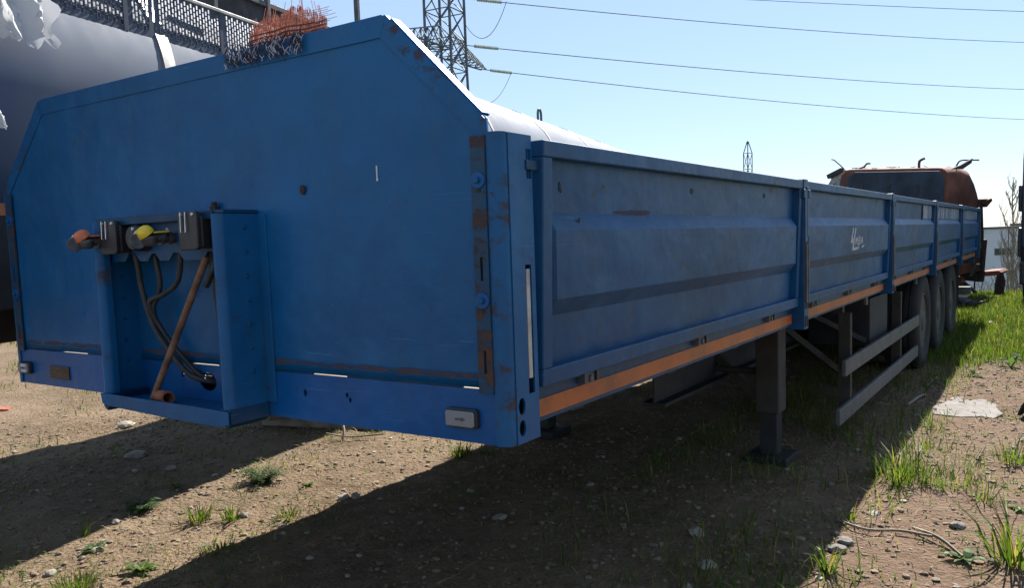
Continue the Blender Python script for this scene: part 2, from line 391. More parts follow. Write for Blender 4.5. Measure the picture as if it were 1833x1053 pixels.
bare_tree('bare_poplar', 'tall bare poplar standing in front of the pale hall', -.35, 60, -4.7, 9.0, 3, .30)
bare_tree('bare_poplar', 'thin bare sapling at the right edge of the picture', .45, 57, -4.4, 6.3, 9, .4)
def brush(label, x, y, h, seed, n=90):
    rr = random.Random(seed); m = MB()
    for _ in range(n):
        a = rr.random()*6.28; r = rr.random()*.9; L = h*(.5+.6*rr.random()); b = Vector((math.cos(a)*r*.4, math.sin(a)*r*.4, 0))
        d = Vector((math.cos(a)*r*.6, math.sin(a)*r*.6, L)); m.tube([b, b+d*.5+Vector((rr.gauss(0, .06), 0, 0)), b+d], [.016, .011, .006], 3, False)
    t = thing('bare_bush', label, 'bush', (x, y, gh(x, y)-.05)); m.build('twigs', mBARK, t)
brush('bare brown bush behind the rusty bent metal sheet', -.3, 34, .85, 1, 26)
brush('bare brown bush nearest the right edge, under the poplar', .95, 30, 1.0, 2, 34)
brush('bare brown bush at the foot of the concrete fence, beside the wreck', -1.9, 40, .9, 4, 24)

# ---------------------------------------------------------------- pylons and wires
def lattice(m, levels, cx, cy, rot, r):
    """four legs with X bracing; levels: (z, half diagonal)"""
    def c(k, z, hd): a = rot+k*math.pi/2; return Vector((cx+math.cos(a)*hd, cy+math.sin(a)*hd, z))
    for i in range(len(levels)-1):
        (z0, d0), (z1, d1) = levels[i], levels[i+1]
        for k in range(4):
            m.bar(c(k, z0, d0), c(k, z1, d1), r*2, r*2)
            m.bar(c(k, z0, d0), c(k+1, z1, d1), r*.9, r*.9); m.bar(c(k+1, z0, d0), c(k, z1, d1), r*.9, r*.9)
            m.bar(c(k, z1, d1), c(k+1, z1, d1), r*.9, r*.9)
PX, PY = -46.8, 61.34
dv = Vector((-.616, .788, 0)); rv = Vector((.788, .616, 0))
pyl = thing('power_pylon', 'tall lattice power pylon rising behind the tank trailer', 'pylon', (PX, PY, -4.6))
m = MB(); lv = [(-.6, 3.9), (4, 3.3), (8, 2.9), (12, 2.5), (16, 2.25), (19.5, 2.05), (22.5, 1.98), (25.3, 1.96), (28, 1.95), (30.6, 1.93), (33.5, 1.9), (36.5, 1.8), (40, 1.2)]
lattice(m, lv, 0, 0, math.atan2(rv.y, rv.x)+R(13.5), .09); m.build('tower', mPYL, pyl)
a_dir = (rv*.447+dv*.894).normalized(); a_per = Vector((-a_dir.y, a_dir.x, 0))
def arm(zb, L, s, name='cross_arm'):
    m = MB(); tip = a_dir*(s*L)+Vector((0, 0, zb)); tip2 = tip+Vector((0, 0, .35)); N = 6
    lo = [[a_dir*(s*1.2)*(1)+a_per*(q*1.35)+Vector((0, 0, zb)) for q in (-1, 1)], [tip+a_per*(q*.3) for q in (-1, 1)]]
    hi = [a_dir*(s*1.2)+Vector((0, 0, zb+2.3)), tip2]
    prev = None
    for k in range(N+1):
        f = k/N; p = [lo[0][q].lerp(lo[1][q], f) for q in (0, 1)]+[hi[0].lerp(hi[1], f)]
        if prev:
            for q in range(3): m.bar(prev[q], p[q], .12); m.bar(prev[q], p[(q+1) % 3], .07)
        for q in range(3): m.bar(p[q], p[(q+1) % 3], .07)
        prev = p
    m.build(name, mPYL, pyl)
    return tip
t1 = arm(24.2, 8.6, 1); t2 = arm(24.2, 8.4, -1); t3 = arm(31.5, 6.5, 1); t4 = arm(31.5, 6.5, -1)
base = Vector((PX, PY, -4.6))
def camdir(ax): return Vector((math.sin(ax), math.cos(ax), 0))
def wire(label, p, q, sag, ins=True):
    p = Vector(p); q = Vector(q); t = thing('power_line', label, 'wire', p); pts = []
    for k in range(33):
        f = k/32; e = (q-p)*f; e.z -= sag*4*f*(1-f); pts.append(e)
    MB().tube(pts, .042, 4, False).build('conductor', mWIRE, t)
    if ins:
        m = MB(); d = (pts[1]-pts[0]).normalized()
        for k in range(14): m.lathe([(.02, 0), (.17, .03), (.15, .10), (.03, .13)], d*(.9+k*.2), d, 8)
        m.build('insulator', mGLASSINS, t, 40)
cpos = Vector((CX, CY, CZ))
def far_pt(az_x, az_y, dist, z): v = Vector((az_x, az_y, 0)).normalized()*dist; return Vector((CX+v.x, CY+v.y, z))
E3 = far_pt(-3.0, 79.95, 190, 1.53+190*.1102); E2 = far_pt(-3.04, 79.94, 175, 1.53+175*.140); E1 = far_pt(-3.1, 79.94, 160, 1.53+160*.1873)
def over(p, e, k=1.5): return p+(e-p)*k
wire('lowest power line running right from the pylon', base+t1, over(base+t1, E3, 1.3), 1.2)
p2 = base+Vector((rv.x*2, rv.y*2, 24.9)); wire('middle power line running right from the pylon', p2, over(p2, E2, 1.3), 1.0)
p1 = base+rv*2.4+Vector((0, 0, 29.2)); wire('upper power line running right from the pylon', p1, over(p1, E1, 1.3), 1.0)
WA, WB = Vector((-65.8, 139.1, 46.3)), Vector((27.7, 152.7, 27.7))
wire('faint topmost power line at the upper right of the sky', WA, WB, .4, False)
pl_ = base+t2; wire('power line leaving the pylon to the left', pl_, pl_-rv*120+dv*5+Vector((0, 0, -1)), 3)
pj_ = base+t1+Vector((0,0,-.2)); 
def jumper(label, p, q, drop):
    p = Vector(p); q = Vector(q); pts = [(q-p)*(k/20)+Vector((0, 0, -drop*4*(k/20)*(1-k/20))) for k in range(21)]
    t = thing('jumper_cable', label, 'cable', p); MB().tube(pts, .03, 4, False).build('loop', mWIRE, t)
jumper('lower drooping jumper loop beside the pylon', base+rv*1.9+Vector((0, 0, 20.6)), base+t1+(E3-base-t1).normalized()*3.6+Vector((0, 0, -.05)), 2.1)
jumper('upper drooping jumper loop beside the pylon', base+rv*1.9+Vector((0, 0, 26.9)), p1+(E1-p1).normalized()*4.2, 2.3)
mast = thing('lattice_mast', 'small distant lattice mast above the trailer boards', 'mast', (-65.15, 207.7, -9.2))
m = MB(); lattice(m, [(z, 1.15-z*.004) for z in range(0, 29, 3)]+[(31, 1.05), (34, .12)], 0, 0, .3, .09); m.build('mast_frame', mPYL, mast)

# ---------------------------------------------------------------- the flatbed trailer
TR = thing('flatbed_trailer', 'long blue flatbed semi trailer with dropside boards and a tall front bulkhead', 'trailer')
Y0, PAN, NB = .125, 2.662, 5
def lean(z): return 1.275+.026*(z-1.04)/.75
# chassis and deck
for s in (-1, 1):
    m = MB(); m.box(s*.5-.07, s*.5+.07, .45, 13.3, .98, 1.0); m.box(s*.5-.07, s*.5+.07, 2.6, 13.3, .55, .57); m.box(s*.5-.006, s*.5+.006, 2.6, 13.3, .57, .98); m.box(s*.5-.006, s*.5+.006, .8, 2.6, .86, .98)
    m.build('chassis_rail', mFRAME, TR)
for k in range(18):
    MB().box(-1.2, 1.2, .45+k*.74, .53+k*.74, 1.0, 1.085).build('cross_member', mFRAME, TR)
for k in range(10):
    MB().box(-1.22+k*.2445, -1.22+k*.2445+.24, .10, 13.38, 1.085, 1.115+.002*(k % 2)).build('deck_plank', mDECK, TR)
MB().box(-.42, .42, .45, 1.5, .965, .98).build('kingpin_plate', mFRAME, TR)
MB().lathe([(.045, 0), (.045, -.05), (.03, -.055), (.045, -.085)], (0, .95, .955), (0, 0, 1), 16).build('kingpin', mSTEEL, TR, 40)
# side rails with orange tape
for s in (-1, 1):
    m = MB(); m.box(s*1.205, s*1.245, .13, 13.42, 1.025, 1.122); m.box(s*1.13, s*1.205, .13, 13.42, 1.025, 1.033); m.box(s*1.19, s*1.262, .14, 13.40, 1.1222, 1.1285)  # last box: flange added to block sunlight leaking between deck and boards
    rail = m.build('side_rail', mBLUE_DARK, TR)
    for k in range(NB):
        y = Y0+PAN*k
        MB().box(s*1.2452, s*1.2485, y+.03, y+PAN-.06, 1.038, 1.088).build('reflective_strip', mORANGE, rail)
# dropside boards
BL = 2.570
def board_frame():
    m = MB()
    def rail(z0, z1, x0, x1, y0=0, y1=BL):
        a, b = lean(z0), lean(z1)
        v = [(a+x0, y0, z0), (a+x1, y0, z0), (b+x1, y0, z1), (b+x0, y0, z1)]; v += [(x, y1, z) for x, _, z in v]
        m.add(v, [(0,1,2,3), (7,6,5,4), (0,4,5,1), (1,5,6,2), (2,6,7,3), (3,7,4,0)])
    rail(1.748, 1.792, -.036, .008); rail(1.130, 1.178, -.036, .006)
    rail(1.178, 1.748, -.036, .006, 0, .05); rail(1.178, 1.748, -.036, .006, BL-.045, BL)
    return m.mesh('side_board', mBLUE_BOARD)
def board_panel(seed):
    rr = random.Random(seed)
    prof = [(1.748, -.030), (1.603, -.030), (1.553, .004), (1.364, .004), (1.316, -.030), (1.178, -.030)]
    zs = []
    for (za, xa), (zb, xb) in zip(prof, prof[1:]):
        n = max(1, int((za-zb)/.035))
        zs += [(za+(zb-za)*k/n, xa+(xb-xa)*k/n) for k in range(n)]
    zs.append(prof[-1])
    ys = [.05, .075]+list(np.linspace(.12, BL-.12, 42))+[BL-.075, BL-.045]
    V = []; F = []
    for j, y in enumerate(ys):
        e = 0 if (j == 0 or j == len(ys)-1) else 1
        for z, x in zs:
            xx = -.030+(x+.030)*e
            d = .0045*noise.noise((y*1.7+seed*7, z*4, seed))+.002*noise.noise((y*7+seed, z*9, 2)) if 0 < j < len(ys)-1 and 1.19 < z < 1.74 else 0
            V.append((lean(z)+xx+d, y, z))
    n = len(zs)
    for j in range(len(ys)-1):
        for i in range(n-1): F.append((j*n+i, j*n+i+1, (j+1)*n+i+1, (j+1)*n+i))
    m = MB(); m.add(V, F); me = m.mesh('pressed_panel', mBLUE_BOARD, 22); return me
fme = board_frame()
hin = MB(); hin.box(1.242, 1.268, -.03, .03, 1.094, 1.126); hin.lathe([(.011, 0), (.011, .006), (.0, .007)], (1.268, .005, 1.108), (1, 0, 0), 10); hme = hin.mesh('board_hinge', mGREYP)
hk = MB().box(1.25, 1.276, .032, .048, 1.098, 1.134).mesh('hinge_lug', mPLASTIC)
pans = [board_panel(k) for k in range(NB)]; pans[0].materials[0] = mBOARD0
faded = blue_paint('blue_board_paint_peeled', (.045, .13, .29), rust=.3, dull=1.2, grime=.9)
for s in (1, -1):
    for k in range(NB):
        y = .16+PAN*k
        b = link('side_board', fme, TR, .004, (0, y, 0), (s, 1, 1))
        p = link('pressed_panel', pans[k], b)
        if k >= 2: p.data = pans[k]
        for hy in (.29, 1.21, 2.13):
            h = link('board_hinge', hme, b, 0, (0, hy, 0)); link('hinge_lug', hk, b, 0, (0, hy, 0))
# sun-bleached, peeled upper fields on the rear boards
def peeled_mat():
    t = NT('peeled_streaky_paint'); n = t.ramp(t.noise(16, 5, .7, vec=t.mapping((1, 1, .12))), .38, .62); q = t.ramp(t.noise(30, 4, .6), .4, .7, .6, 1)
    t.set(Base_Color=t.mix(t.math('MULTIPLY', n, q), (.008, .06, .14), (.40, .42, .44)), Roughness=.6); return t.m
mPEEL = peeled_mat()
for k, ya, yb in ((2, 1.85, 2.50), (3, .08, 2.50), (4, .08, 2.50)):
    y = .16+PAN*k
    MB().prism(rect(y+ya, y+yb, 1.612, 1.742), lambda a, b: (lean(b)-.0265, a, b), lambda a, b: (lean(b)-.0235, a, b)).build('peeled_field', mPEEL, TR)
m = MB(); m.prism([(7.30, 1.742), (7.36, 1.742), (7.37, 1.60), (7.33, 1.60)], lambda a, b: (lean(b)-.024, a, b), lambda a, b: (lean(b)-.019, a, b)); m.build('torn_strip', mGREYP, TR)
# rust wounds on the first board
def blotch(name, mat, cy, cz, wy, wz, seed, xo, parent=TR, n=18):
    rr = random.Random(seed); pts = []
    for k in range(n):
        a = 2*math.pi*k/n; q = .55+.6*rr.random(); pts.append((cy+wy*q*math.cos(a), cz+wz*q*math.sin(a)))
    return MB().prism(pts, lambda a, b: (lean(b)+xo, a, b), lambda a, b: (lean(b)+xo+.0016, a, b)).build(name, mat, parent)
blotch('scratch_mark', mFRAME, .31, 1.675, .008, .016, 4, -.0312); blotch('scratch_mark', mFRAME, .39, 1.583, .007, .008, 5, -.014)
blotch('scratch_mark', mFRAME, 1.29, 1.695, .02, .014, 6, -.0312); blotch('scratch_mark', mFRAME, 2.2, 1.70, .02, .012, 8, -.0312)
# stake posts between the boards
post = MB(); post.box(1.215, 1.312, -.040, .040, 1.005, 1.80)
post.box(1.312, 1.318, -.036, -.004, 1.47, 1.74); post.box(1.312, 1.318, .004, .036, 1.50, 1.76)
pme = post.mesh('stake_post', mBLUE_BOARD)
lev = MB().box(1.313, 1.323, -.010, .010, 1.15, 1.46).mesh('latch_lever', mGREYP)
slot = MB().box(1.3125, 1.3145, -.013, .013, 1.115, 1.475).mesh('lever_slot', mBLACK)
sl2 = MB().box(1.3125, 1.3155, -.009, .009, 1.02, 1.075).mesh('stake_slot', mBLACK)
hook = MB().box(1.302, 1.322, -.02, .02, 1.70, 1.745).mesh('board_latch', mBLUE_DARK)
for s in (1, -1):
    for k in range(1, NB+1):
        y = 2.777+PAN*(k-1)
        p = link('stake_post', pme, TR, .005, (0, y, 0), (s, 1, 1))
        for q in (-.018, .018):
            link('lever_slot', slot, p, 0, (0, q, 0)); link('latch_lever', lev, p, .002, (0, q, 0)); link('stake_slot', sl2, p, 0, (0, q, 0))
            link('board_latch', hook, p, .003, (0, q*2.6, 0))
# tailgate
m = MB(); m.box(-1.2, 1.2, 13.40, 13.43, 1.13, 1.79)
for z in (1.15, 1.45, 1.77): m.box(-1.2, 1.2, 13.43, 13.45, z-.025, z+.02)
m.build('tailgate', mBLUE_BOARD, TR, None, .004)
MB().box(-1.24, 1.24, 13.40, 13.47, .92, 1.12).build('rear_beam', mBLUE_DARK, TR, None, .004)
for s in (-1, 1):
    l = MB().box(s*.75, s*1.18, 13.47, 13.50, .96, 1.07).build('tail_lamp', mLENSB, TR, None, .006)
    MB().box(s*1.0, s*1.17, 13.50, 13.51, .97, 1.06).build('lens', plain('red_lens', (.4, .02, .015), .25), l)
    MB().box(s*.82, s*.86, 13.3, 13.4, .45, .95).build('underrun_bracket', mFRAME, TR)
MB().box(-1.2, 1.2, 13.32, 13.42, .42, .54).build('underrun_bar', mGREYP, TR, None, .006)

# front bulkhead
out = [(-1.238, 1.152), (1.238, 1.152), (1.238, 1.838), (.924, 2.146), (-.924, 2.146), (-1.238, 1.838)]
def pt_in(p, a, b, c): return a+(b-a)*p
bm = bmesh.new()
nxg, nzg = 62, 26
# subdivided sheet so that it can be slightly buckled
grid = {}
def bx_half(z): return 1.238 if z <= 1.838 else 1.238-(z-1.838)*(1.238-.924)/(2.146-1.838)
zz = list(np.linspace(1.1495, 1.838, 17))+list(np.linspace(1.838, 2.146, 9))[1:]
def buck(x, z):
    e = max(0, 1-abs(z-1.65)/.5)*max(0, 1-abs(x)/1.2)
    d = .010*noise.noise((x*1.6, z*2.1, 1.5))*e**.5+.004*noise.noise((x*5, z*5, 4))*e**.5
    d += .016*math.exp(-(((x-.50)/.06)**2+((z-1.78)/.09)**2))*(1 if True else 0)+.010*math.exp(-(((x-.56)/.025)**2+((z-1.70)/.03)**2))
    return d
for j, z in enumerate(zz):
    for i in range(nxg+1):
        x = -bx_half(z)+2*bx_half(z)*i/nxg; grid[i, j] = bm.verts.new((x, buck(x, z), z))
for j in range(len(zz)-1):
    for i in range(nxg): bm.faces.new((grid[i, j], grid[i+1, j], grid[i+1, j+1], grid[i, j+1]))
me = bpy.data.meshes.new('front_bulkhead'); bm.to_mesh(me); bm.free(); me.materials.append(mBULK); me.shade_smooth()
bulk = link('front_bulkhead', me, TR); sd = bulk.modifiers.new('t', 'SOLIDIFY'); sd.thickness = .012; sd.offset = -1
m = MB()
for (x0, z0), (x1, z1) in zip(out[2:5], out[3:6]):
    q_ = .018/math.hypot(x1-x0, z1-z0)
    m.bar((x0+(x1-x0)*q_, .0185, z0+(z1-z0)*q_), (x1-(x1-x0)*q_, .0185, z1-(z1-z0)*q_),   .036, .010, (0, 0, 1) if abs(z1-z0) < .01 else (1 if x0 > 0 else -1, 0, 1))
m.build('folded_edge', mBLUE_CLEAN, bulk, None, .002)
# strip welded along the top edges, mitred at the corners
MB().prism([(-.924, 2.146), (.924, 2.146), (.900, 2.090), (-.900, 2.090)], lambda a, b: (a, -.0006, b), lambda a, b: (a, -.0032, b)).build('top_strip', mBULK, bulk)
for s in (1, -1):
    MB().prism([(s*.9245, 2.1455), (s*1.2375, 1.838), (s*1.2375, 1.772), (s*.9005, 2.0895)], lambda a, b: (a, -.0006, b), lambda a, b: (a, -.0032, b)).build('edge_strip', mBLUE_RUSTY, bulk)
MB().prism(ellipse(.56, 1.703, .009, .014), lambda a, b: (a, .004, b), lambda a, b: (a, -.004, b)).build('gouge', mRUSTEDGE, bulk)
m = MB(); m.box(.862, .866, -.003, -.0005, 1.715, 1.75); m.box(.8615, .8675, -.003, -.0005, 1.708, 1.715); m.build('paint_chip', mWHITE, bulk)
# front beam with holes
hb = [ellipse(.52, 1.085, .007, .012, 10), ellipse(.70, 1.092, .006, .008, 10), ellipse(.712, 1.078, .006, .008, 10), ellipse(.04, 1.088, .045, .032, 16), ellipse(.245, 1.085, .035, .032, 16), ellipse(-.10, 1.105, .008, .012, 10)]
fb = plate_bm(rect(-1.238, 1.238, 1.0, 1.145), hb, lambda a, b: (a, .003, b), 'front_beam', mBLUE_CLEAN, .007, TR)
m = MB(); m.box(-1.238, 1.238, .008, .12, 1.0, 1.008); m.box(-1.238, 1.238, .008, .10, 1.110, 1.116); m.box(-1.2, 1.2, .07, .08, 1.01, 1.085); m.build('beam_flange', mBLUE_DARK, fb)
def marker(x0, x1, z0, z1, label=None):
    l = MB(); l.prism(rrect(x0, x1, z0, z1, .010), lambda a, b: (a, -.001, b), lambda a, b: (a, -.016, b))
    l = l.build('marker_lamp', mPLASTIC, TR, 40, .002)
    MB().prism(rrect(x0+.006, x1-.006, z0+.005, z1-.005, .007), lambda a, b: (a, -.016, b), lambda a, b: (a, -.026, b)).build('lens', mLENS, l, 40, .003)
    cx_, cz_ = (x0+x1)/2, (z0+z1)/2
    MB().box(cx_-.012, cx_+.010, -.0275, -.0262, cz_-.003, cz_+.003).build('bulb_mark', mGREYP, l, None, .0005)
    MB().prism([(cx_+.010, cz_-.006), (cx_+.022, cz_), (cx_+.010, cz_+.006)], lambda a, b: (a, -.0262, b), lambda a, b: (a, -.0278, b)).build('bulb_mark', mGREYP, l)
    return l
marker(1.082, 1.186, 1.040, 1.092); ll = marker(-1.238, -1.148, 1.042, 1.092)
for z in (1.052, 1.074): MB().box(-1.198, -1.158, -.0275, -.0262, z, z+.012).build('lens_patch', mWHITE, ll)
pl = MB().box(-1.005, -.855, -.006, -.0008, 1.034, 1.086).build('data_plate', mPLATE, TR, None, .001)
m = MB()
for x0, x1, z in ((-.985, -.945, 1.061), (-.94, -.895, 1.060), (-.885, -.862, 1.056), (-.885, -.862, 1.047), (-.995, -.975, 1.041), (-.96, -.885, 1.073)): m.box(x0, x1, -.0072, -.0061, z, z+.0045)
m.build('stamped_lines', mGREYP, pl)
m = MB(); m.box(-1.006, -.854, -.0070, -.0062, 1.084, 1.087); m.box(-1.006, -.854, -.0070, -.0062, 1.033, 1.036); m.build('plate_border', mGREYP, pl)
# corner posts with slots
def cpost(s):
    xs = 1.282
    side = plate_bm(rect(.028, .136, 1.0, 1.802), [rect(.088, .117, 1.125, 1.466), rect(.108, .1335, 1.738, 1.766), rect(.108, .1335, 1.690, 1.712), ellipse(.052, 1.098, .016, .023), ellipse(.052, 1.040, .016, .022)],
                    lambda a, b: (s*xs, a, b), 'corner_post', mBLUE, .006, TR)
    pts = [(1.240, -.006)]+[(1.254+.028*math.sin(a), .022-.028*math.cos(a)) for a in np.linspace(0, math.pi/2, 7)]+[(1.2818, .0275), (1.275, .0275)]+[(1.254+.021*math.sin(a), .022-.021*math.cos(a)) for a in np.linspace(math.pi/2, 0, 6)]+[(1.240, .001)]
    MB().prism(pts, lambda a, b: (s*a, b, 1.0), lambda a, b: (s*a, b, 1.803)).build('post_corner', mBLUE_RUSTY, side, 40)
    MB().box(s*1.19, s*1.279, .125, .135, 1.0, 1.80).build('post_return', mBLUE_DARK, side)
    MB().box(s*1.23, s*1.236, .03, .12, 1.0, 1.68).build('post_web', mBLACK, side)
    MB().box(s*1.268, s*1.284, .094, .112, 1.165, 1.455).build('latch_lever', mGALV, side, None, .002)
    MB().box(s*1.276, s*1.290, .104, .168, 1.712, 1.738).build('board_latch', mBLUE_DARK, side, None, .002)
    hs = [rect(1.213, 1.221, z0, z1) for z0, z1 in ((1.43, 1.49), (1.19, 1.25))]
    st = plate_bm([(s*a, b) for a, b in rect(1.194, 1.239, 1.138, 1.796)], [[(s*a, b) for a, b in h] for h in hs], lambda a, b: (a, -.008, b), 'hinge_strip', mSTRIP, .006, TR)
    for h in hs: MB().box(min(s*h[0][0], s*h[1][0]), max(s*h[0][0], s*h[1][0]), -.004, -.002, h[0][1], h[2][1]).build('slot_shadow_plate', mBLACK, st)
    for z, nut in ((1.685, 1), (1.379, 1)):
        b = MB().lathe([(.0215, 0), (.0215, .003), (.0205, .0045), (.004, .0045), (.0, .0045)], (s*1.2165, -.011, z), (0, -1, 0), 24).build('washer', mBLUE_CLEAN, st, 40)
        MB().lathe([(.0085, .0045), (.0085, .012), (.007, .0135), (0, .0135)], (s*1.2165, -.011, z), (0, -1, 0), 6).build('bolt', mBLUE, b)
        MB().box(s*1.2165-.006, s*1.2165+.006, -.0122, -.0112, z-.030, z-.023).build('bolt_slot', mBLACK, st)
cpost(1); cpost(-1)
# connector recess: two folded cheek plates, top cap, tray
for s in (1, -1):
    pr = [(.352, .0), (.352, -.128)]+[(.330+.022*math.cos(a), -.130-.024*math.sin(a)) for a in np.linspace(.1, math.pi-.1, 7)]+[(.308, -.128), (.308, -.112), (.318, -.112), (.320, -.126)]+[(.330+.012*math.cos(a), -.130-.013*math.sin(a)) for a in np.linspace(math.pi-.2, .2, 5)]+[(.342, -.126), (.342, .0)]
    ck = MB().prism([(s*a, b) for a, b in pr], lambda a, b: (a, b, 1.045), lambda a, b: (a, b, 1.642)).build('cheek_plate', mBLUE, TR, 40)
    m = MB(); m.box(s*.352, s*.392, -.009, -.001, 1.0475, 1.640); m.build('cheek_flange', mBLUE, ck, None, .001)
    m = MB()
    for k in range(7):
        z = 1.60-k*.075; 
        m.lathe([(.008, 0), (.0065, .003), (0, .0042)], (s*.352, -.055, z), (s, 0, 0), 10); m.lathe([(.008, 0), (.0065, .003), (0, .0042)], (s*.342, -.055, z), (-s, 0, 0), 10)
    tag(m.build('rivets', mBLUE_BOARD, ck, 40), kind='stuff')
    m = MB(); m.prism([(s*.3525, 1.046), (s*.3525, 1.0), (s*.33, .985), (s*.30, 1.046)], lambda a, b: (a, -.150, b), lambda a, b: (a, -.004, b)); m.build('cheek_foot', mBLUE_DARK, ck)
m = MB(); m.box(-.352, .352, -.13, -.001, 1.643, 1.655); m.box(-.340, .306, -.136, -.13, 1.628, 1.655); m.build('recess_top', mBLUE_DARK, TR, None, .003)
tray = MB(); tray.box(-.345, .345, -.155, -.004, 1.012, 1.022)
lip = [(-.352, 1.048), (-.345, 1.012), (-.30, 1.004), (-.1, .998), (.1, .992), (.30, .99), (.352, 1.0), (.352, 1.040), (.2, 1.044), (-.1, 1.046)]
tray.prism(lip, lambda a, b: (a, -.155, b), lambda a, b: (a, -.161, b)); tray.build('recess_tray', mBLUE, TR, None, .002)
m = MB(); m.lathe([(.022, 0), (.022, .09), (.016, .09), (.016, .0)], (-.10, -.10, 1.045), (.9, -.2, .05), 14); m.build('rusty_stub', plain('rusty_orange_tube', (.30, .10, .05), .7, .1, .4, 30), TR, 40)
# connector plate
cut = [(-.34, 1.505), (-.235, 1.505), (-.205, 1.535), (-.175, 1.535), (-.145, 1.505), (-.10, 1.505), (-.075, 1.53), (-.055, 1.53), (-.03, 1.505), (.02, 1.505), (.045, 1.53), (.075, 1.53), (.10, 1.505), (.20, 1.505), (.225, 1.53), (.25, 1.53), (.27, 1.505), (.338, 1.505), (.338, 1.642), (-.34, 1.642)]
cp = plate_bm(cut, [], lambda a, b: (a, -.098, b), 'connector_plate', mBLUE_BOARD, .006, TR)
# sockets and couplings
def socket(x, z, w, h, d):
    so = MB().box(x-w/2, x+w/2, -.101-d, -.101, z-h/2, z+h/2).build('electrical_socket', mPLASTIC, TR, None, .008)
    lid = MB(); lid.prism(rrect(x-w/2-.006, x+w/2+.004, z-h/2-.004, z+h/2+.014, .012), lambda a, b: (a, -.101-d, b), lambda a, b: (a, -.117-d, b)); lid = lid.build('socket_lid', mPLASTIC, so, 40, .003)
    m = MB(); m.tube([(x-w*.3, -.121-d, z+h/2+.012), (x-w*.3, -.123-d, z), (x-w*.02, -.123-d, z), (x-w*.02, -.121-d, z+h/2+.012)], .0022, 6); m.build('spring_clip', mZINC, lid)
    for q in (-1, 1): MB().lathe([(.006, 0), (.005, .004), (0, .005)], (x+q*w*.34, -.117-d, z+h/2+.004), (0, -1, 0), 10).build('screw', mZINC, so, 40)
socket(-.225, 1.583, .085, .095, .045); socket(.225, 1.590, .085, .10, .05)
rs = MB().lathe([(.045, 0), (.045, .03), (.038, .05), (.0, .052)], (-.10, -.101, 1.583), (0, -1, 0), 20).build('round_socket', mPLASTIC, TR, 40)
MB().lathe([(.006, 0), (.005, .004), (0, .005)], (-.09, -.152, 1.612), (0, -1, 0), 10).build('screw', mZINC, rs, 40)
mCAST = plain('dark_cast_alloy', (.10, .105, .11), .45, .5, .4, 40, .2)
def gladhand(x, z, capmat):
    pv = Vector((x, -.101, z)); K = .78
    def fit(o, keep=None):
        me_ = o.data
        for v in me_.vertices: v.co = pv+(v.co-pv)*K
        return o
    g = MB()
    g.lathe([(.020, 0), (.020, .015), (.027, .017), (.027, .030), (.020, .032), (.020, .052), (.029, .054), (.029, .066), (.021, .068), (.019, .09)], (x, -.101, z), (0, -1, 0), 18)
    g = fit(g.build('air_coupling', mCAST, TR, 40))
    h = MB(); h.lathe([(.0, -.022), (.030, -.022), (.034, -.016), (.034, .012), (.028, .018), (0, .018)], (x, -.215, z-.004), (.25, -.1, 1), 20); fit(h.build('coupling_head', mCAST, g, 40))
    h = MB(); h.lathe([(.012, -.004), (.030, -.004), (.032, 0), (.030, .004), (.012, .004)], (x-.004, -.262, z-.012), (1., -.15, .1), 20); fit(h.build('coupling_flange', mCAST, g, 40))
    c = MB(); c.lathe([(.036, .0), (.037, .012), (.031, .028), (.018, .037), (0, .040)], (x-.004, -.222, z+.012), (-.15, -.55, .8), 20); c = fit(c.build('dust_cap', capmat, g, 50))
    s = MB(); s.bar((x+.010, -.205, z+.022), (x+.014, -.135, z+.026), .034, .007); fit(s.build('cap_strap', capmat, c, None, .002))
    fit(MB().lathe([(.007, 0), (.007, .012), (0, .013)], (x+.014, -.138, z+.028), (0, 0, 1), 8).build('strap_pin', mZINC, c))
    w = MB(); w.tube([(x-.02, -.262, z-.035), (x-.035, -.262, z+.005), (x-.018, -.255, z+.03)], .004, 6); fit(w.build('coupling_lever', mZINC, g, 40))
gladhand(-.315, 1.578, mORCAP); gladhand(.055, 1.578, mYELLOW)
# hoses and the brown prop pipe
def hose(name, pts, r, mat=mHOSE): return MB().tube(spline(pts, 7), r, 10).build(name, mat, TR, 60)
hose('cable', [(-.225, -.085, 1.56), (-.20, -.080, 1.51), (-.195, -.07, 1.40), (-.16, -.06, 1.28), (-.10, -.05, 1.20), (-.02, -.035, 1.12), (.04, .0, 1.09), (.06, .06, 1.08)], .0095)
hose('air_hose', [(-.10, -.085, 1.56), (-.085, -.08, 1.50), (-.085, -.072, 1.43), (-.11, -.066, 1.385), (-.15, -.062, 1.34), (-.155, -.045, 1.27)], .0085)
hose('air_hose', [(.05, -.085, 1.56), (.05, -.08, 1.50), (.01, -.072, 1.43), (-.08, -.066, 1.39), (-.15, -.075, 1.36), (-.14, -.04, 1.26), (-.06, -.022, 1.17), (.02, -.005, 1.105), (.05, .05, 1.09)], .009)
hose('cable', [(.215, -.085, 1.56), (.205, -.075, 1.50), (.20, -.06, 1.36), (.205, -.05, 1.25), (.215, -.03, 1.15), (.24, .0, 1.09), (.26, .06, 1.075)], .009)
hose('cable', [(.24, -.085, 1.55), (.235, -.08, 1.50), (.20, -.08, 1.45), (.17, -.075, 1.42)], .010)
MB().tube([(.205, -.09, 1.515), (-.13, -.10, 1.035)], .0115, 14).build('prop_pipe', mPIPE, TR, 60)
MB().lathe([(.016, 0), (.016, .02), (.010, .022), (.010, .034), (0, .035)], (.155, -.014, 1.655), (0, 0, 1), 6).build('rusty_bolt', mRUSTEDGE, TR)
# light-leak seams: a fine ragged packing strip under the bulkhead leaves slits
for x0, x1 in ((-1.238, -1.14), (-.72, -.40), (-.36, -.05), (.10, .16), (.33, .555), (.70, 1.13)): MB().box(x0, x1, .004, .010, 1.1455, 1.1492).build('seam_packing', mBLUE_DARK, TR)
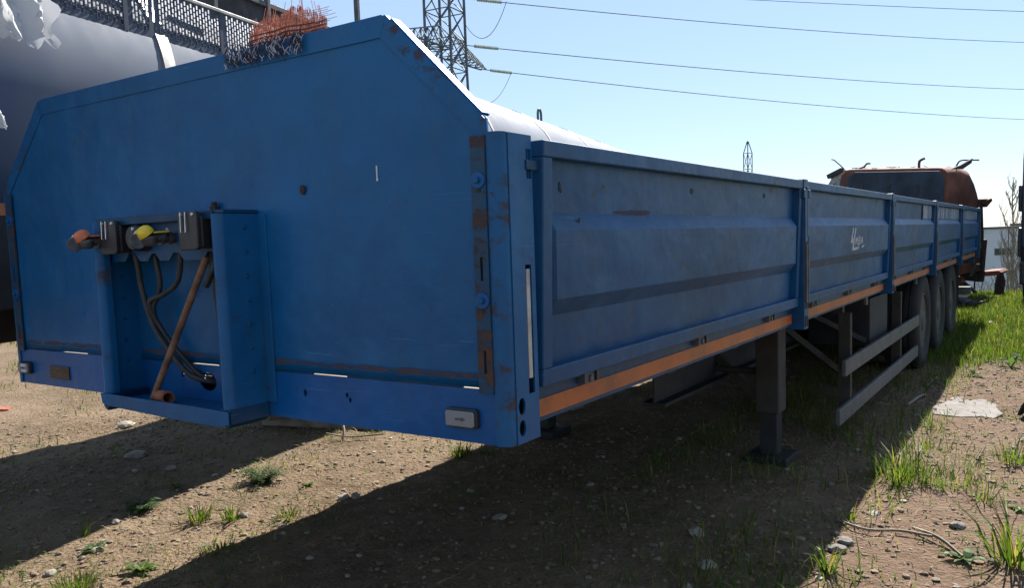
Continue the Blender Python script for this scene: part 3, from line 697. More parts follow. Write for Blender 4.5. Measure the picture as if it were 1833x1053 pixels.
# landing gear
for s in (-1, 1):
    x, y = s*.87, 3.62
    leg = MB(); leg.box(x-.075, x+.075, y-.085, y+.085, .36, 1.0); leg = leg.build('landing_leg', mLEG, TR, None, .008)
    MB().box(x-.055, x+.055, y-.062, y+.062, .08, .36).build('inner_leg', mFRAME, leg, None, .006)
    MB().box(x-.14, x+.14, y-.15, y+.15, .02, .08).build('foot', mFRAME, leg, None, .01)
    MB().prism(rrect(y-.06, y+.0, .90, .965, .02), lambda a, b: (x+s*.078, a, b), lambda a, b: (x+s*.086, a, b)).build('badge', mGREYP, leg)
    MB().bar((s*.8, y+.1, .42), (s*.52, y+1.05, .95), .05).build('leg_brace', mLEG, leg)
    MB().bar((s*.8, y+.02, .42), (s*.3, y+.02, .9), .05).build('cross_brace', mLEG, leg)
MB().tube([(-.8, 3.62, .62), (.8, 3.62, .62)], .022, 10).build('gear_shaft', mLEG, TR, 60)
m = MB(); m.bar((.55, 4.45, .95), (1.0, 5.0, .42), .045); m.bar((1.0, 5.0, .42), (1.16, 5.05, .60), .045); m.build('guard_brace', mLEG, TR)
m = MB(); m.bar((.52, 5.1, .97), (1.08, 5.55, .60), .04); m.build('guard_brace', mLEG, TR)
# side guards
for s in (-1, 1):
    g = MB().box(s*1.185, s*1.215, 4.20, 7.62, .515, .625).build('side_guard_rail', mGREYP, TR, None, .006)
    MB().box(s*1.185, s*1.215, 4.02, 7.55, .205, .315).build('side_guard_rail', mGREYP, TR, None, .006)
    for y in (4.52, 6.7):
        MB().box(s*1.10, s*1.183, y-.03, y+.03, .20, .93).build('guard_post', mLEG, g, None, .004)
        MB().box(s*.55, s*1.13, y-.035, y+.035, .93, .985).build('guard_bracket', mLEG, g)
# small markers hanging below the side rail
for y in (4.9, 7.4):
    MB().prism(rrect(y-.03, y+.03, .955, 1.02, .012), lambda a, b: (1.2, a, b), lambda a, b: (1.218, a, b)).build('side_marker', mGREYP, TR)
# axles and wheels
def wheel_proto():
    prof = []
    r0, w = .525, .36
    half = [(.295, -.155), (.33, -.172), (.42, -.184), (.485, -.172), (.512, -.15), (.523, -.12)]
    tread = []
    for c in (-.085, -.03, .03, .085): tread += [(.525, c-.008), (.512, c-.005), (.512, c+.005), (.525, c+.008)]
    prof = half+tread+[(r, -h) for r, h in half[::-1]]
    ty = MB().lathe(prof, (0, 0, 0), (1, 0, 0), 48, True).mesh('tyre', mTYRE, 32)
    rim = MB().lathe([(.297, .152), (.305, .165), (.290, .168), (.275, .120), (.262, .02), (.235, .0), (.17, .012), (.16, .05), (.14, .06), (.12, .06), (.115, .15), (.09, .165), (.0, .165)], (0, 0, 0), (1, 0, 0), 40)
    for k in range(10):
        a = k*.628; rim.lathe([(.014, 0), (.014, .035), (.008, .045), (0, .046)], (.0, .20*math.cos(a), .20*math.sin(a)), (1, 0, 0), 6)
    rim.lathe([(.296, -.153), (.28, -.15), (.26, 0)], (0, 0, 0), (1, 0, 0), 40)
    return ty, rim.mesh('rim', mRIM, 35)
tme, rme = wheel_proto()
for y in (8.08, 9.39, 10.70):
    ax = MB().tube([(-.95, y, .515), (.95, y, .515)], .065, 14).build('axle', mFRAME, TR, 60)
    for s in (-1, 1):
        MB().box(s*.55-.05, s*.55+.05, y-.08, y+.08, .55, .66).build('axle_seat', mFRAME, ax)
        pts = [(s*.55, y-.58, .70), (s*.55, y-.3, .60), (s*.55, y, .58), (s*.55, y+.3, .60), (s*.55, y+.58, .70)]
        for q in range(3): MB().tube([(a, b, c-.02*q+.02) for a, b, c in spline(pts, 4)], .018, 6).build('leaf_spring', mFRAME, ax)
        MB().box(s*.55-.06, s*.55+.06, y-.70, y-.56, .56, .99).build('spring_hanger', mFRAME, TR)
        w = link('wheel', tme, TR, 0, (s*1.03, y, .515), (s, 1, 1)); w.rotation_euler = (y*2.3, 0, 0)
        link('rim', rme, w)
m = MB()
for s in (-1, 1):
    MB().box(s*.84, s*1.22, 11.32, 11.335, .42, .98).build('mud_flap', mBLACK, TR)
tk = MB().lathe([(0, -.42), (.14, -.41), (.17, -.36), (.17, .36), (.14, .41), (0, .42)], (0, 5.9, .72), (1, 0, 0), 24).build('air_tank', mFRAME, TR, 40)
MB().box(.62, 1.12, 5.55, 6.35, .55, .95).build('pallet_box', mFRAME, TR, None, .01)
# painted maker's mark on the second board (flat print)
xo = lambda z: lean(z)+.0048
mMARK = plain('faded_white_lettering', (.42, .44, .46), .6, 0, .35, 25)
def strokes(polys, name):
    m = MB()
    for p in polys: m.prism(p, lambda a, b: (xo(b), a, b), lambda a, b: (xo(b)+.0012, a, b))
    return m.build(name, mMARK, TR)
def mp(u, v): return (3.93+u*.62/60, 1.388+v*.150/46)       # logo sheet: 60 wide, 46 high
big = [[(7, 46), (10.5, 46), (6.6, 24), (3.2, 24)], [(14, 46), (17.5, 46), (9.6, 0), (6.0, 0)], [(3.2, 24), (6.6, 24), (11, 24), (10.0, 16), (1.5, 16)], [(6.0, 0), (9.6, 5.8), (32, 8), (29, 2)], [(36, 8.5), (45, 10), (41, 4.5), (34, 3.5)]]
big = [[mp(*q) for q in p] for p in big]; strokes(big, 'letter_mark')
def letters(seqs, name):
    m = MB()
    for a, b in seqs:
        p, q = Vector(mp(*a)), Vector(mp(*b)); d = (q-p).normalized(); n_ = Vector((-d.y, d.x))*.0065
        poly = [tuple(p+n_), tuple(q+n_), tuple(q-n_), tuple(p-n_)]
        m.prism(poly, lambda a, b: (xo(b)+.0001, a, b), lambda a, b: (xo(b)+.0015, a, b))
    m.build(name, mMARK, TR)
letters([((14, 12), (17, 26)), ((14, 12), (21, 26)), ((18.5, 12), (21.8, 26))], 'letter')
letters([((23, 12), (26, 27)), ((26, 27), (31, 26)), ((31, 26), (30, 20)), ((24.6, 20), (30, 20)), ((30, 20), (29.6, 13)), ((23, 12), (29.6, 13))], 'letter')
letters([((31.5, 12), (37, 27)), ((37, 27), (38.6, 13)), ((33.8, 18), (38, 18))], 'letter')

# ---------------------------------------------------------------- the tank trailer on the left
TH = .212
TK = thing('tank_trailer', 'silver grey cylindrical tank trailer parked behind the blue bulkhead', 'tank trailer', (0, 0, 0), None, TH)
AN, AZ, AR = -2.65, 2.445, 1.0                            # axis offset, height, radius (local x, z)
def dome(t0, d): return [(AR*math.cos(a), t0+d*.42*math.sin(a)) for a in np.linspace(0, math.pi/2-.001, 9)]
prof = [(r, h) for r, h in [(a, 2*(-.2)-b) for a, b in dome(-.2, 1)][::-1]]+[(AR, t) for t in np.linspace(0, 16.1, 42)]+dome(16.2, 1.7)
prof[0] = (0.0, prof[0][1]); prof[-1] = (0.0, prof[-1][1])
MB().lathe(prof, (AN, 0, AZ), (0, 1, 0), 96).build('tank_shell', mTANK, TK, 50)
for t in (4.4, 6.75, 8.95, 11.1, 13.2, 16.0):
    MB().lathe([(AR+.001, -.034), (AR+.009, -.026), (AR+.009, .026), (AR+.001, .034)], (AN, t, AZ), (0, 1, 0), 96).build('weld_seam', mGALV, TK, 40)
MB().lathe([(AR+.001, -.045), (AR+.012, -.045), (AR+.012, .045), (AR+.001, .045)], (AN, 1.70, AZ), (0, 1, 0), 96).build('tank_strap', mGALV, TK, 40)
# lifting eye on the crown
pts = [(AN+.33, 10.05-.075, AZ+.93)]+[(AN+.33, 10.05-.075*math.cos(a), AZ+1.03+.09*math.sin(a)) for a in np.linspace(0, math.pi, 9)]+[(AN+.33, 10.05+.075, AZ+.93)]
MB().tube(pts, .02, 8).build('lifting_eye', mPYL, TK, 60)
# perforated walkway skirt
SN, SZ0, SZ1 = -1.712, 2.795, 3.075
def perf(t0, t1):
    m = MB(); p = .026; nc = int((t1-t0-.05)/p); rows = 7; rh = .034; zb0 = SZ0+.032
    x0 = t0+(t1-t0-nc*p)/2
    def q(a, b, c, d): m.add([(SN, a, c), (SN, b, c), (SN, b, d), (SN, a, d)], [(0,1,2,3)])
    q(t0, x0, SZ0, SZ1); q(x0+nc*p, t1, SZ0, SZ1)
    for c in range(nc):
        a, b = x0+c*p, x0+(c+1)*p; off = 0 if c % 2 else rh/2; zz_ = zb0+off-rh*.25; q(a, b, SZ0, zz_)
        for r in range(rows):
            z0 = zz_+r*rh; z1 = z0+rh; e0, e1 = z0+.004, z1-.004; g = .0058
            q(a, a+g, z0, z1); q(b-g, b, z0, z1); q(a+g, b-g, z0, e0); q(a+g, b-g, e1, z1)
        q(a, b, zz_+rows*rh, SZ1)
    o = m.build('perforated_panel', mWALK, TK)
    sd = o.modifiers.new('t', 'SOLIDIFY'); sd.thickness = .003
for a, b in ((.98, 1.46), (1.462, 1.645), (1.66, 2.24), (2.242, 2.82), (2.822, 3.40), (3.402, 4.40)): perf(a, b)
MB().box(SN-.02, SN+.012, .98, 4.42, SZ1+.001, SZ1+.022).build('walkway_rail', mGALV, TK, None, .003)
MB().box(-2.03, -2.015, 1.0, 4.42, SZ1+.03, 3.36).build('toe_board', mSOOT, TK)
MB().box(-2.05, -1.99, .9, 4.42, 3.362, 3.40).build('hand_rail', mGREYP, TK, None, .004)
for t, n_, w, h in ((1.66, -1.77, .04, 3.62), (2.24, -1.77, .035, 3.35), (3.09, -2.0, .035, 4.1), (3.18, -2.09, .02, 3.42), (4.36, -2.0, .04, 4.2), (4.46, -2.06, .022, 4.2)):
    MB().box(n_-w/2, n_+w/2, t-w/2, t+w/2, SZ1-.02, h).build('rail_post', mGREYP, TK, None, .003)
MB().box(-2.05, -1.99, .9, 4.5, 4.06, 4.10).build('hand_rail', mGREYP, TK, None, .004)
# frame, orange tape, legs and wheels under the tank
for n_ in (-1.80, -3.50):
    f = MB().box(n_-.05, n_+.05, -.4, 15.2, 1.28, 1.80).build('frame_skirt', mFRAME, TK, None, .01)
    MB().box(n_+.051, n_+.054, -.4, 15.2, 1.80-.06, 1.80).build('reflective_strip', mORANGE, f)
for n_ in (-2.2, -3.1): MB().box(n_-.07, n_+.07, -.4, 15.2, 1.08, 1.30).build('chassis_rail', mFRAME, TK)
for t in (1.2, 4.5, 8.0, 11.5, 14.5): MB().box(-3.45, -1.85, t-.06, t+.06, 1.25, 1.62).build('saddle', mFRAME, TK)
for n_ in (-2.0, -3.3):
    lg = MB().box(n_-.07, n_+.07, 6.3, 6.45, .3, 1.28).build('landing_leg', mFRAME, TK, None, .006); MB().box(n_-.14, n_+.14, 6.22, 6.53, .02, .3).build('foot', mFRAME, lg)
for t in (10.6, 11.9, 13.2):
    MB().tube([(-3.5, t, .515), (-1.8, t, .515)], .07, 10).build('axle', mFRAME, TK)
    for n_, s in ((-1.65, 1), (-3.65, -1)):
        w = link('wheel', tme, TK, 0, (n_, t, .515), (s, 1, 1)); link('rim', rme, w)
for n_ in (-2.2, -3.1): MB().box(n_-.05, n_+.05, 10.2, 13.6, .58, 1.08).build('bogie_frame', mFRAME, TK)
# crumpled plastic film hanging over the tank
def film(label, t0, t1, a0, a1, seed, sheet):
    nt, na = 46, 46; V = []; F = []
    for j in range(na+1):
        for i in range(nt+1):
            u, v = i/nt, j/na
            edge = .16*noise.noise((u*5, seed, 1))+.10*abs(noise.noise((u*11, seed, 2))); a = a0+(a1-a0)*v*(1+edge)
            t = t0+(t1-t0)*u*(1+.25*noise.noise((v*4, seed, 3))+.14*noise.noise((v*11, seed, 7)))
            fold = 1-abs(noise.noise((t*8+seed+.8*noise.noise((a*3, seed, 2)), a*1.4, seed)))*2; f2 = 1-abs(noise.noise((t*19, a*4+seed, 4)))*2; f3 = abs(noise.noise((t*12, a*14, 9)))
            rr_ = AR+.05+.07*fold*(.4+v)+.028*f2+.03*f3
            V.append((AN+rr_*math.cos(a), t, AZ+rr_*math.sin(a)))
    for j in range(na):
        for i in range(nt): k = j*(nt+1)+i; F.append((k, k+1, k+nt+2, k+nt+1))
    m = MB(); m.add(V, F); o = m.build(sheet, mSHEET, None, 28); o.rotation_euler = (0, 0, TH)
    return tag(o, label, 'plastic film')
film('crumpled white plastic film hanging over the front of the tank, top left', .25, .86, R(70), R(7), 2, 'plastic_film')
film('small torn scrap of white film lower on the tank at the left edge',  .44, .545, R(-12), R(-16), 6, 'plastic_film')
# torn red netting and a scrap of dark netting caught on the bulkhead's top edge
br = thing('red_netting', 'torn rust red plastic netting caught on the top edge of the blue bulkhead', 'netting', (.48, .03, 2.146))
m = MB(); rr = random.Random(3)
def netp(x, z): return Vector((x+.003*noise.noise((x*20, z*12, 1)), .012+.022*noise.noise((x*9, z*10, 2))+.006*noise.noise((x*40, z*20, 5)), z))
for k in range(230):
    x = -.165+.33*k/229+rr.gauss(0, .0006); top = .085+.030*noise.noise((x*12, 0, 3))+.014*rr.random()+(.035 if rr.random() < .10 else 0); top *= 1-.45*max(0, (abs(x)-.10)/.07); bot = -.024-.012*rr.random()
    m.tube([netp(x+rr.gauss(0, .0012)*q/5, bot+(top-bot)*q/5) for q in range(6)], .00085, 3, False)
for k in range(20):
    z = -.022+k*.0055; x = -.16
    while x < .15:
        L = .02+.06*rr.random()
        if rr.random() < .7: m.tube([netp(x+L*q/4, z) for q in range(5)], .0009, 3, False)
        x += L
tag(m.build('net_strands', mBRIST, br), kind='stuff')
m = MB()
for k in range(5): m.tube([netp(-.16+.32*q/12, .0+k*.012+rr.gauss(0, .001)) for q in range(13)], .0022, 5, False)
tag(m.build('edge_cords', mRUSTRED, br), kind='stuff')
nt_ = thing('netting_scrap', 'scrap of dark netting with pale flecks under the red netting', 'netting', (.46, -.012, 2.146))
m = MB(); fl = MB(); rr = random.Random(8)
for k in range(330):
    x = rr.uniform(-.20, .15); z = rr.uniform(-.045, .010)-.02*max(0, x)*0; L = .02+.03*rr.random(); a = R(rr.choice((55, 125))+rr.gauss(0, 9))
    p = Vector((x, rr.uniform(-.006, -.001), z)); d = Vector((math.cos(a), 0, math.sin(a)))*L
    (m if rr.random() < .72 else fl).tube([p-d*.35, p+Vector((0, -.003, 0)), p+d*.35], .0011, 4, False)
m.build('net_cords', mFELT, nt_); fl.build('pale_flecks', plain('pale_cord', (.5, .5, .56), .7), nt_)

# ---------------------------------------------------------------- burnt-out truck behind the trailer
HW = R(-21)
WK = thing('burnt_truck', 'burnt out rusty truck cab leaning behind the end of the blue trailer', 'truck wreck', (-.72, 16.9, 0), None, HW)
WK.rotation_euler = (R(1), R(4.2), HW)
# cab local frame: x right, y forward, z up; rear wall at y=0
sec = []
def ring(y, hw, zlo, zhi, r):
    pts = []
    for cx_, cz_, a0 in ((hw-r, zhi-r, 0), (-(hw-r), zhi-r, 90)):
        for k in range(6): a = R(a0+18*k); pts.append((cx_+r*math.cos(a), y, cz_+r*math.sin(a)))
    return [(hw, y, zlo)]+pts+[(-hw, y, zlo)]
rows = [ring(y, hw, .62, zt, r) for y, hw, zt, r in ((0, 1.10, 2.66, .20), (.05, 1.17, 2.74, .22), (.5, 1.18, 2.78, .24), (.9, 1.17, 2.74, .25), (1.15, 1.14, 2.60, .25), (1.32, 1.12, 2.38, .22), (1.42, 1.12, 2.16, .16))]
m = MB(); n = len(rows[0])
for rw in rows: m.v += [(a+.012*noise.noise((a*3, b*3, c*3)), b+.02*noise.noise((a*2, b*4, c*2)), c+.018*noise.noise((a*2.4, b*3, c+4))) for a, b, c in rw]
for j in range(len(rows)-1):
    for i in range(n-1): m.f.append((j*n+i, j*n+i+1, (j+1)*n+i+1, (j+1)*n+i))
m.f.append(tuple(range(n)))
m.build('cab_shell', mRUSTRED, WK, 40)
MB().prism([(-1.02, .9), (1.13, .9), (1.13, 2.52), (1.02, 2.69), (-.80, 2.69), (-.95, 2.56)], lambda a, b: (a, -.045, b), lambda a, b: (a, -.02, b)).build('rear_panel', plain('scorched_blue_panel', (.03, .045, .068), .75, 0, .5, 2, .3), WK, None, .01)
for x in (-.6, 0, .6): MB().box(x-.03, x+.03, -.055, -.045, .95, 2.45).build('panel_rib', mSOOT, WK)
MB().box(-1.13, 1.15, 1.42, 1.75, 1.95, 2.12).build('windscreen_header', mSOOT, WK, None, .02)
MB().prism([(1.42, 2.05), (1.86, 2.13), (1.90, 2.08), (1.70, 1.96)], lambda a, b: (-1.1, a, b), lambda a, b: (1.16, a, b)).build('sun_visor', mRUSTRED, WK)
for s in (-1, 1):
    MB().bar((s*1.12, 1.45, 2.0), (s*1.14, 1.72, .62), .09).build('screen_pillar', mSOOT, WK)
    d = MB().box(s*1.13, s*1.16, .35, 1.6, .62, 1.35).build('door', mRUSTRED, WK, None, .015)
    MB().box(s*1.16, s*1.175, .45, .6, 1.15, 1.19).build('handle', mSOOT, d)
MB().box(-1.15, 1.17, 1.70, 1.82, .62, 1.28).build('front_panel', mRUSTRED, WK, None, .02)
MB().box(-1.16, 1.16, 1.72, 1.86, .38, .62).build('bumper', mSOOT, WK, None, .02)
for x in (-.42, .42): MB().box(x-.05, x+.05, -2.6, 1.8, .55, .80).build('chassis_rail', mSOOT, WK)
MB().box(-.6, .6, .25, 1.35, .80, 1.25).build('engine_block', mSOOT, WK, None, .05)
for x in (-1.0, 1.0):
    for y in (.85, -2.0):
        w = MB().lathe([(.27, -.13), (.30, -.14), (.30, -.11), (.26, -.08), (.25, .08), (.30, .11), (.30, .14), (.27, .13), (.2, .06), (.1, .06), (.1, -.06), (.2, -.06)], (x, y, .27), (1, 0, 0), 28, True).build('burnt_rim', mRUSTRED, WK, 35)
    MB().box(x*.35-.05, x*.35+.05, .75, .95, .28, .56).build('spring_stub', mSOOT, WK)
for y in (.85, -2.0): MB().tube([(-1.0, y, .27), (1.0, y, .27)], .06, 10).build('axle', mSOOT, WK)
# bent remains on the roof
MB().tube(spline([(-.98, .3, 2.70), (-.93, .3, 2.76), (-.80, .3, 2.80), (-.74, .32, 2.87), (-.66, .3, 2.87)], 5), .02, 6).build('bent_bracket', mRUSTRED, WK, 60)
MB().tube(spline([(.42, .3, 2.76), (.42, .3, 2.88), (.46, .3, 2.92), (.52, .32, 2.95)], 5), .026, 6).build('bent_bracket', mRUSTRED, WK, 60)
MB().tube(spline([(1.05, .5, 2.74), (1.10, .55, 2.88), (1.18, .7, 2.90), (1.30, .9, 2.90)], 5), .016, 6).build('bent_bracket', mSOOT, WK, 60)
MB().prism([(.1, 2.72), (.35, 2.80), (.62, 2.93), (.60, 2.84), (.40, 2.72)], lambda a, b: (1.10+a*.3, a, b), lambda a, b: (1.13+a*.3, a, b)).build('torn_flap', mSOOT, WK)
MB().tube([(-1.05, .2, 2.64), (-1.30, .2, 2.85), (-1.46, .2, 2.97), (-1.52, .2, 2.98)], .014, 6).build('antenna_stub', mGREYP, WK)
m = MB(); m.prism([(-1.66, 2.10), (-1.36, 2.12), (-1.33, 2.50), (-1.28, 2.74), (-1.36, 2.77), (-1.54, 2.68), (-1.59, 2.52), (-1.70, 2.34)], lambda a, b: (a, .28, b), lambda a, b: (a+.05, .62, b+.02)); m.build('side_deflector', mGALV, WK, None, .03)
MB().bar((-1.62, .26, 2.60), (-1.28, .26, 2.75), .1, .09).build('deflector_edge', mSOOT, WK)
MB().tube(spline([(-1.48, .25, 2.45), (-1.38, .22, 2.34), (-1.15, .1, 2.32), (-.8, -.03, 2.30)], 4), .014, 6).build('wire_loom', mGREYP, WK)
rr = random.Random(4); m = MB()
for k in range(26):
    x = rr.uniform(-1.0, 1.0); y = rr.uniform(.1, .8); a = rr.random()*3; p = Vector((x, y, 2.75+.03*rr.random()))
    m.bar(p, p+Vector((.12*math.cos(a), .1*math.sin(a), .03*rr.random())), .03, .012)
tag(m.build('roof_scraps', mRUSTRED, WK), kind='stuff')
# loose junk beside it
jk = thing('rusty_metal_sheet', 'bent rusty metal sheet standing in the grass near the fence', 'scrap metal', (.92, 18.6, 0))
MB().prism([(-.22, .34), (-.19, .45), (.10, .52), (.36, .54), (.41, .50), (.36, .44), (.10, .42), (-.05, .36)], lambda a, b: (a, 0, b), lambda a, b: (a+.1, .5, b+.03)).build('bent_sheet', mRUSTRED, jk)
MB().prism([(.28, -.03), (.43, -.03), (.47, .30), (.42, .50), (.33, .46), (.29, .25)], lambda a, b: (a, .02, b), lambda a, b: (a+.02, .10, b)).build('upright', mRUSTEDGE, jk)
MB().bar((-.12, .3, 0), (-.10, .3, .40), .03).build('prop', mRUSTEDGE, jk)
jb = thing('burnt_debris', 'black burnt debris heap at the foot of the wreck beside the wheels', 'debris', (.95, 15.35, 0))
m = MB(); rr = random.Random(14)
for k in range(26):
    p = Vector((rr.uniform(-.5, .18), rr.uniform(-.3, .4), rr.uniform(0, .7)*rr.random())); a = rr.random()*6.28
    m.bar(p, p+Vector((.25*math.cos(a), .2*math.sin(a), rr.uniform(-.05, .25))), .05+.08*rr.random(), .03)
m.build('twisted_scraps', mSOOT, jb)
MB().box(-.32, .08, -.1, .3, 0, .16).build('melted_block', mSOOT, jb, None, .03)
MB().box(-.30, .05, -.14, -.11, .22, .27).build('pale_strip', mGALV, jb)

# ---------------------------------------------------------------- dark truck at the right edge
DT = thing('parked_truck', 'dark truck parked at the right edge of the picture, only its flank showing', 'truck', (1.76, 16.4, 0))
m = MB(); m.prism([(.0, .55), (-.08, 1.1), (-.02, 1.75), (.22, 2.75), (.45, 2.95), (2.0, 2.98), (2.0, .55)], lambda a, b: (.0, a, b), lambda a, b: (2.45, a, b)); m.build('cab_body', mTRUCK, DT, None, .04)
MB().prism([(-.025, 1.62), (.16, 2.5), (.20, 2.5), (.02, 1.62)], lambda a, b: (.15, a-.02, b), lambda a, b: (2.3, a-.02, b)).build('windscreen', mGLASS, DT)
MB().box(-.01, 2.46, -.16, .1, .38, .82).build('bumper', mPLASTIC, DT, None, .04)
MB().box(.15, .5, -.19, -.16, .55, .75).build('headlamp', mLENS, DT, None, .02); MB().box(1.95, 2.3, -.19, -.16, .55, .75).build('headlamp', mLENS, DT, None, .02)
dr = MB().box(-.015, .0, .55, 1.7, .75, 2.5).build('door', mTRUCK, DT, None, .006); MB().box(-.03, -.015, 1.45, 1.62, 1.35, 1.40).build('handle', mPLASTIC, dr)
MB().box(-.05, .02, .0, .12, .9, 1.45).build('corner_fairing', mPLASTIC, DT, None, .02)
mi = MB().box(-.06, .02, .1, .26, 1.75, 2.25).build('mirror', mPLASTIC, DT, None, .03)
MB().box(0, 2.45, 2.3, 8, .9, 1.05).build('chassis_frame', mFRAME, DT)
MB().box(.02, 2.43, 2.4, 8.2, 1.06, 3.0).build('cargo_body', mTRUCK, DT, None, .03)
for x, s in ((.2, -1), (2.25, 1)):
    for y in (.95, 6.2):
        w = link('wheel', tme, DT, 0, (x, y, .515), (s, 1, 1)); link('rim', rme, w)
for y in (.95, 6.2): MB().tube([(.2, y, .515), (2.25, y, .515)], .07, 10).build('axle', mFRAME, DT)
# black plastic fender piece on the soil at the right edge
fn = thing('plastic_fender', 'black plastic fender lying on the soil at the right edge', 'fender', (2.34, 5.78, 0), None, R(-12))
V = []; F = []
for j in range(9):
    for i in range(13):
        u = i/12; a = R(168-76*u); w = j/8
        V.append((.22+.40*math.cos(a)*(1+.02*math.sin(w*3)), .5*w, .01+.36*math.sin(a)*(1-.25*w*w)-.07))
for j in range(8):
    for i in range(12): k = j*13+i; F.append((k, k+1, k+14, k+13))
m = MB(); m.add(V, F); o = m.build('fender_shell', mPLASTIC, fn, 60); sd = o.modifiers.new('t', 'SOLIDIFY'); sd.thickness = .012
m = MB(); m.tube([(V[k][0], V[k][1], V[k][2]) for k in range(13)], .012, 6); m.build('rolled_edge', mPLASTIC, fn, 60)

# ---------------------------------------------------------------- things lying on the soil
def stone_mesh(r, seed, mat, flat=.6, sub=2):
    bm = bmesh.new(); bmesh.ops.create_icosphere(bm, subdivisions=sub, radius=r)
    for v in bm.verts:
        n_ = 1+.35*noise.noise(v.co*(1.6/r)+Vector((seed*3.1, 0, 0)))+.15*noise.noise(v.co*(4/r)+Vector((0, seed, 0)))
        v.co = Vector((v.co.x*n_*1.15, v.co.y*n_*.9, v.co.z*n_*flat))
    me = bpy.data.meshes.new('stone'); bm.to_mesh(me); bm.free(); me.materials.append(mat); return me
def stone(label, x, y, r, seed, mat=mSTONE, flat=.55):
    o = link('stone', stone_mesh(r, seed, mat, flat), None, 0, (x, y, gh(x, y)+r*flat*.45)); o.rotation_euler = (0, 0, seed)
    tag(o, label, 'stone', 'loose stones on the yard soil')
stone('pale stone, left of the white pair beside the shadow edge', -1.19, 1.76, .035, 1)
stone('pale stone, right of the white pair beside the shadow edge', -1.13, 1.80, .033, 2)
stone('whitish stone lying at the lower left on lit soil', -1.67, .24, .030, 3)
stone('flat pale stone on lit soil between the two weeds', -1.75, .52, .033, 4, flat=.35)
stone('pale stone on the sunny soil under the left lamp', -4.55, 2.35, .075, 5)
stone('small grey stone at the upper edge of the sunny strip', -2.05, .80, .026, 6)
stone('brownish stone in the middle of the sunny strip', -1.45, 1.22, .03, 7)
stone('large shaded stone in the tank shadow', -3.35, 1.72, .07, 8)
stone('pale stone just right of the small shaded weed, in the tank shadow', -2.75, 1.62, .035, 21)
stone('reddish stone at the right shadow edge, upper of two', 1.60, 2.35, .035, 9, mCONC)
stone('reddish stone at the right shadow edge, lower of two', 1.585, 2.24, .04, 10, mCONC)
stone('flat pale stone at the right shadow edge above the grass blade', 1.64, 2.86, .035, 11, flat=.3)
stone('rounded stone in the dark shadow right of centre', .95, 2.1, .045, 12)
stone('rounded stone in the dark shadow, nearest the bottom', 1.12, 1.78, .04, 13)
stone('stone in the dark shadow below the lamp', -.14, 1.92, .04, 14)
stone('small dark stone on the concrete slab', 1.86, 5.85, .025, 15, mSOOT)
stone('reddish clod stone on the right soil', 2.03, 2.85, .035, 16, mCONC)
stone('pale stone among grass by the right truck', 1.55, 12.6, .08, 17)
b = MB().box(-.12, .12, -.06, .06, 0, .065).build('brick', mBRICK, None, None, .008, (-6.42, 2.12, gh(-6.42, 2.12)-.02)); b.rotation_euler = (.12, .08, .9); b.scale = (.8, .8, .8); tag(b, 'red brick lying on the soil at the left edge', 'brick')
# concrete slab, ragged outline
rr = random.Random(21); pts = [(-.21, -.44), (-.02, -.47), (.12, -.40), (.20, -.42), (.26, -.20), (.21, .05), (.23, .30), (.10, .46), (-.08, .44), (-.17, .40), (-.20, .12), (-.25, -.12)]
pts = [(a+rr.uniform(-.015, .015), b_+rr.uniform(-.02, .02)) for a, b_ in pts]
sl = MB().prism(pts, lambda a, b_: (a, b_, -.05), lambda a, b_: (a, b_, .010)).build('concrete_slab', mCONC, None, None, .006, (1.80, 6.12, gh(1.8, 6.12))); tag(sl, 'broken pale concrete slab set in the soil beside the shadow', 'slab')
def stick(name, label, pts, r, mat=mWOOD, cat='stick'):
    o = MB().tube(spline([(x, y, gh(x, y)+z) for x, y, z in pts], 4), r, 6).build(name, mat, None, 60); tag(o, label, cat)
stick('twig', 'forked dry twig standing up from the soil under the beam', [(-2.20, 2.72, -.01), (-2.22, 2.78, .06), (-2.29, 2.83, .15)], .012)
stick('twig', 'thin dry twig lying beside the forked twig', [(-2.38, 2.74, .05), (-2.18, 2.80, .03), (-1.93, 2.92, .05)], .006)
stick('branch', 'dry branch lying on the right soil, nearest the shadow', [(1.50, 2.62, .01), (1.66, 2.55, .025), (1.80, 2.62, .02), (1.95, 2.56, .03)], .007)
stick('branch', 'dry branch lying on the right soil, lower one', [(1.85, 2.68, .02), (1.98, 2.55, .03), (2.09, 2.42, .012)], .008)
stick('wood_strip', 'pale wood strip in the shadow, left of the slab', [(1.36, 5.9, .015), (1.40, 6.25, .02), (1.42, 6.45, .015)], .014)
stick('wood_strip', 'second pale wood strip farther from the slab in the shadow', [(1.38, 6.9, .015), (1.40, 7.2, .02), (1.41, 7.35, .015)], .012)
tb = MB(); tb.bar((-3.15, 2.75, .16), (-2.75, 5.6, .16), .20, .13); tb = tb.build('timber_beam', mWOOD, None, None, .012); tag(tb, 'dark timber beam lying in the shade under the trailer front', 'timber')
tb = MB(); tb.bar((-3.35, 2.95, .045), (-2.2, 3.25, .045), .14, .09); tb = tb.build('timber_beam', mWOOD, None, None, .01); tag(tb, 'short timber under the long beam in the shade', 'timber')

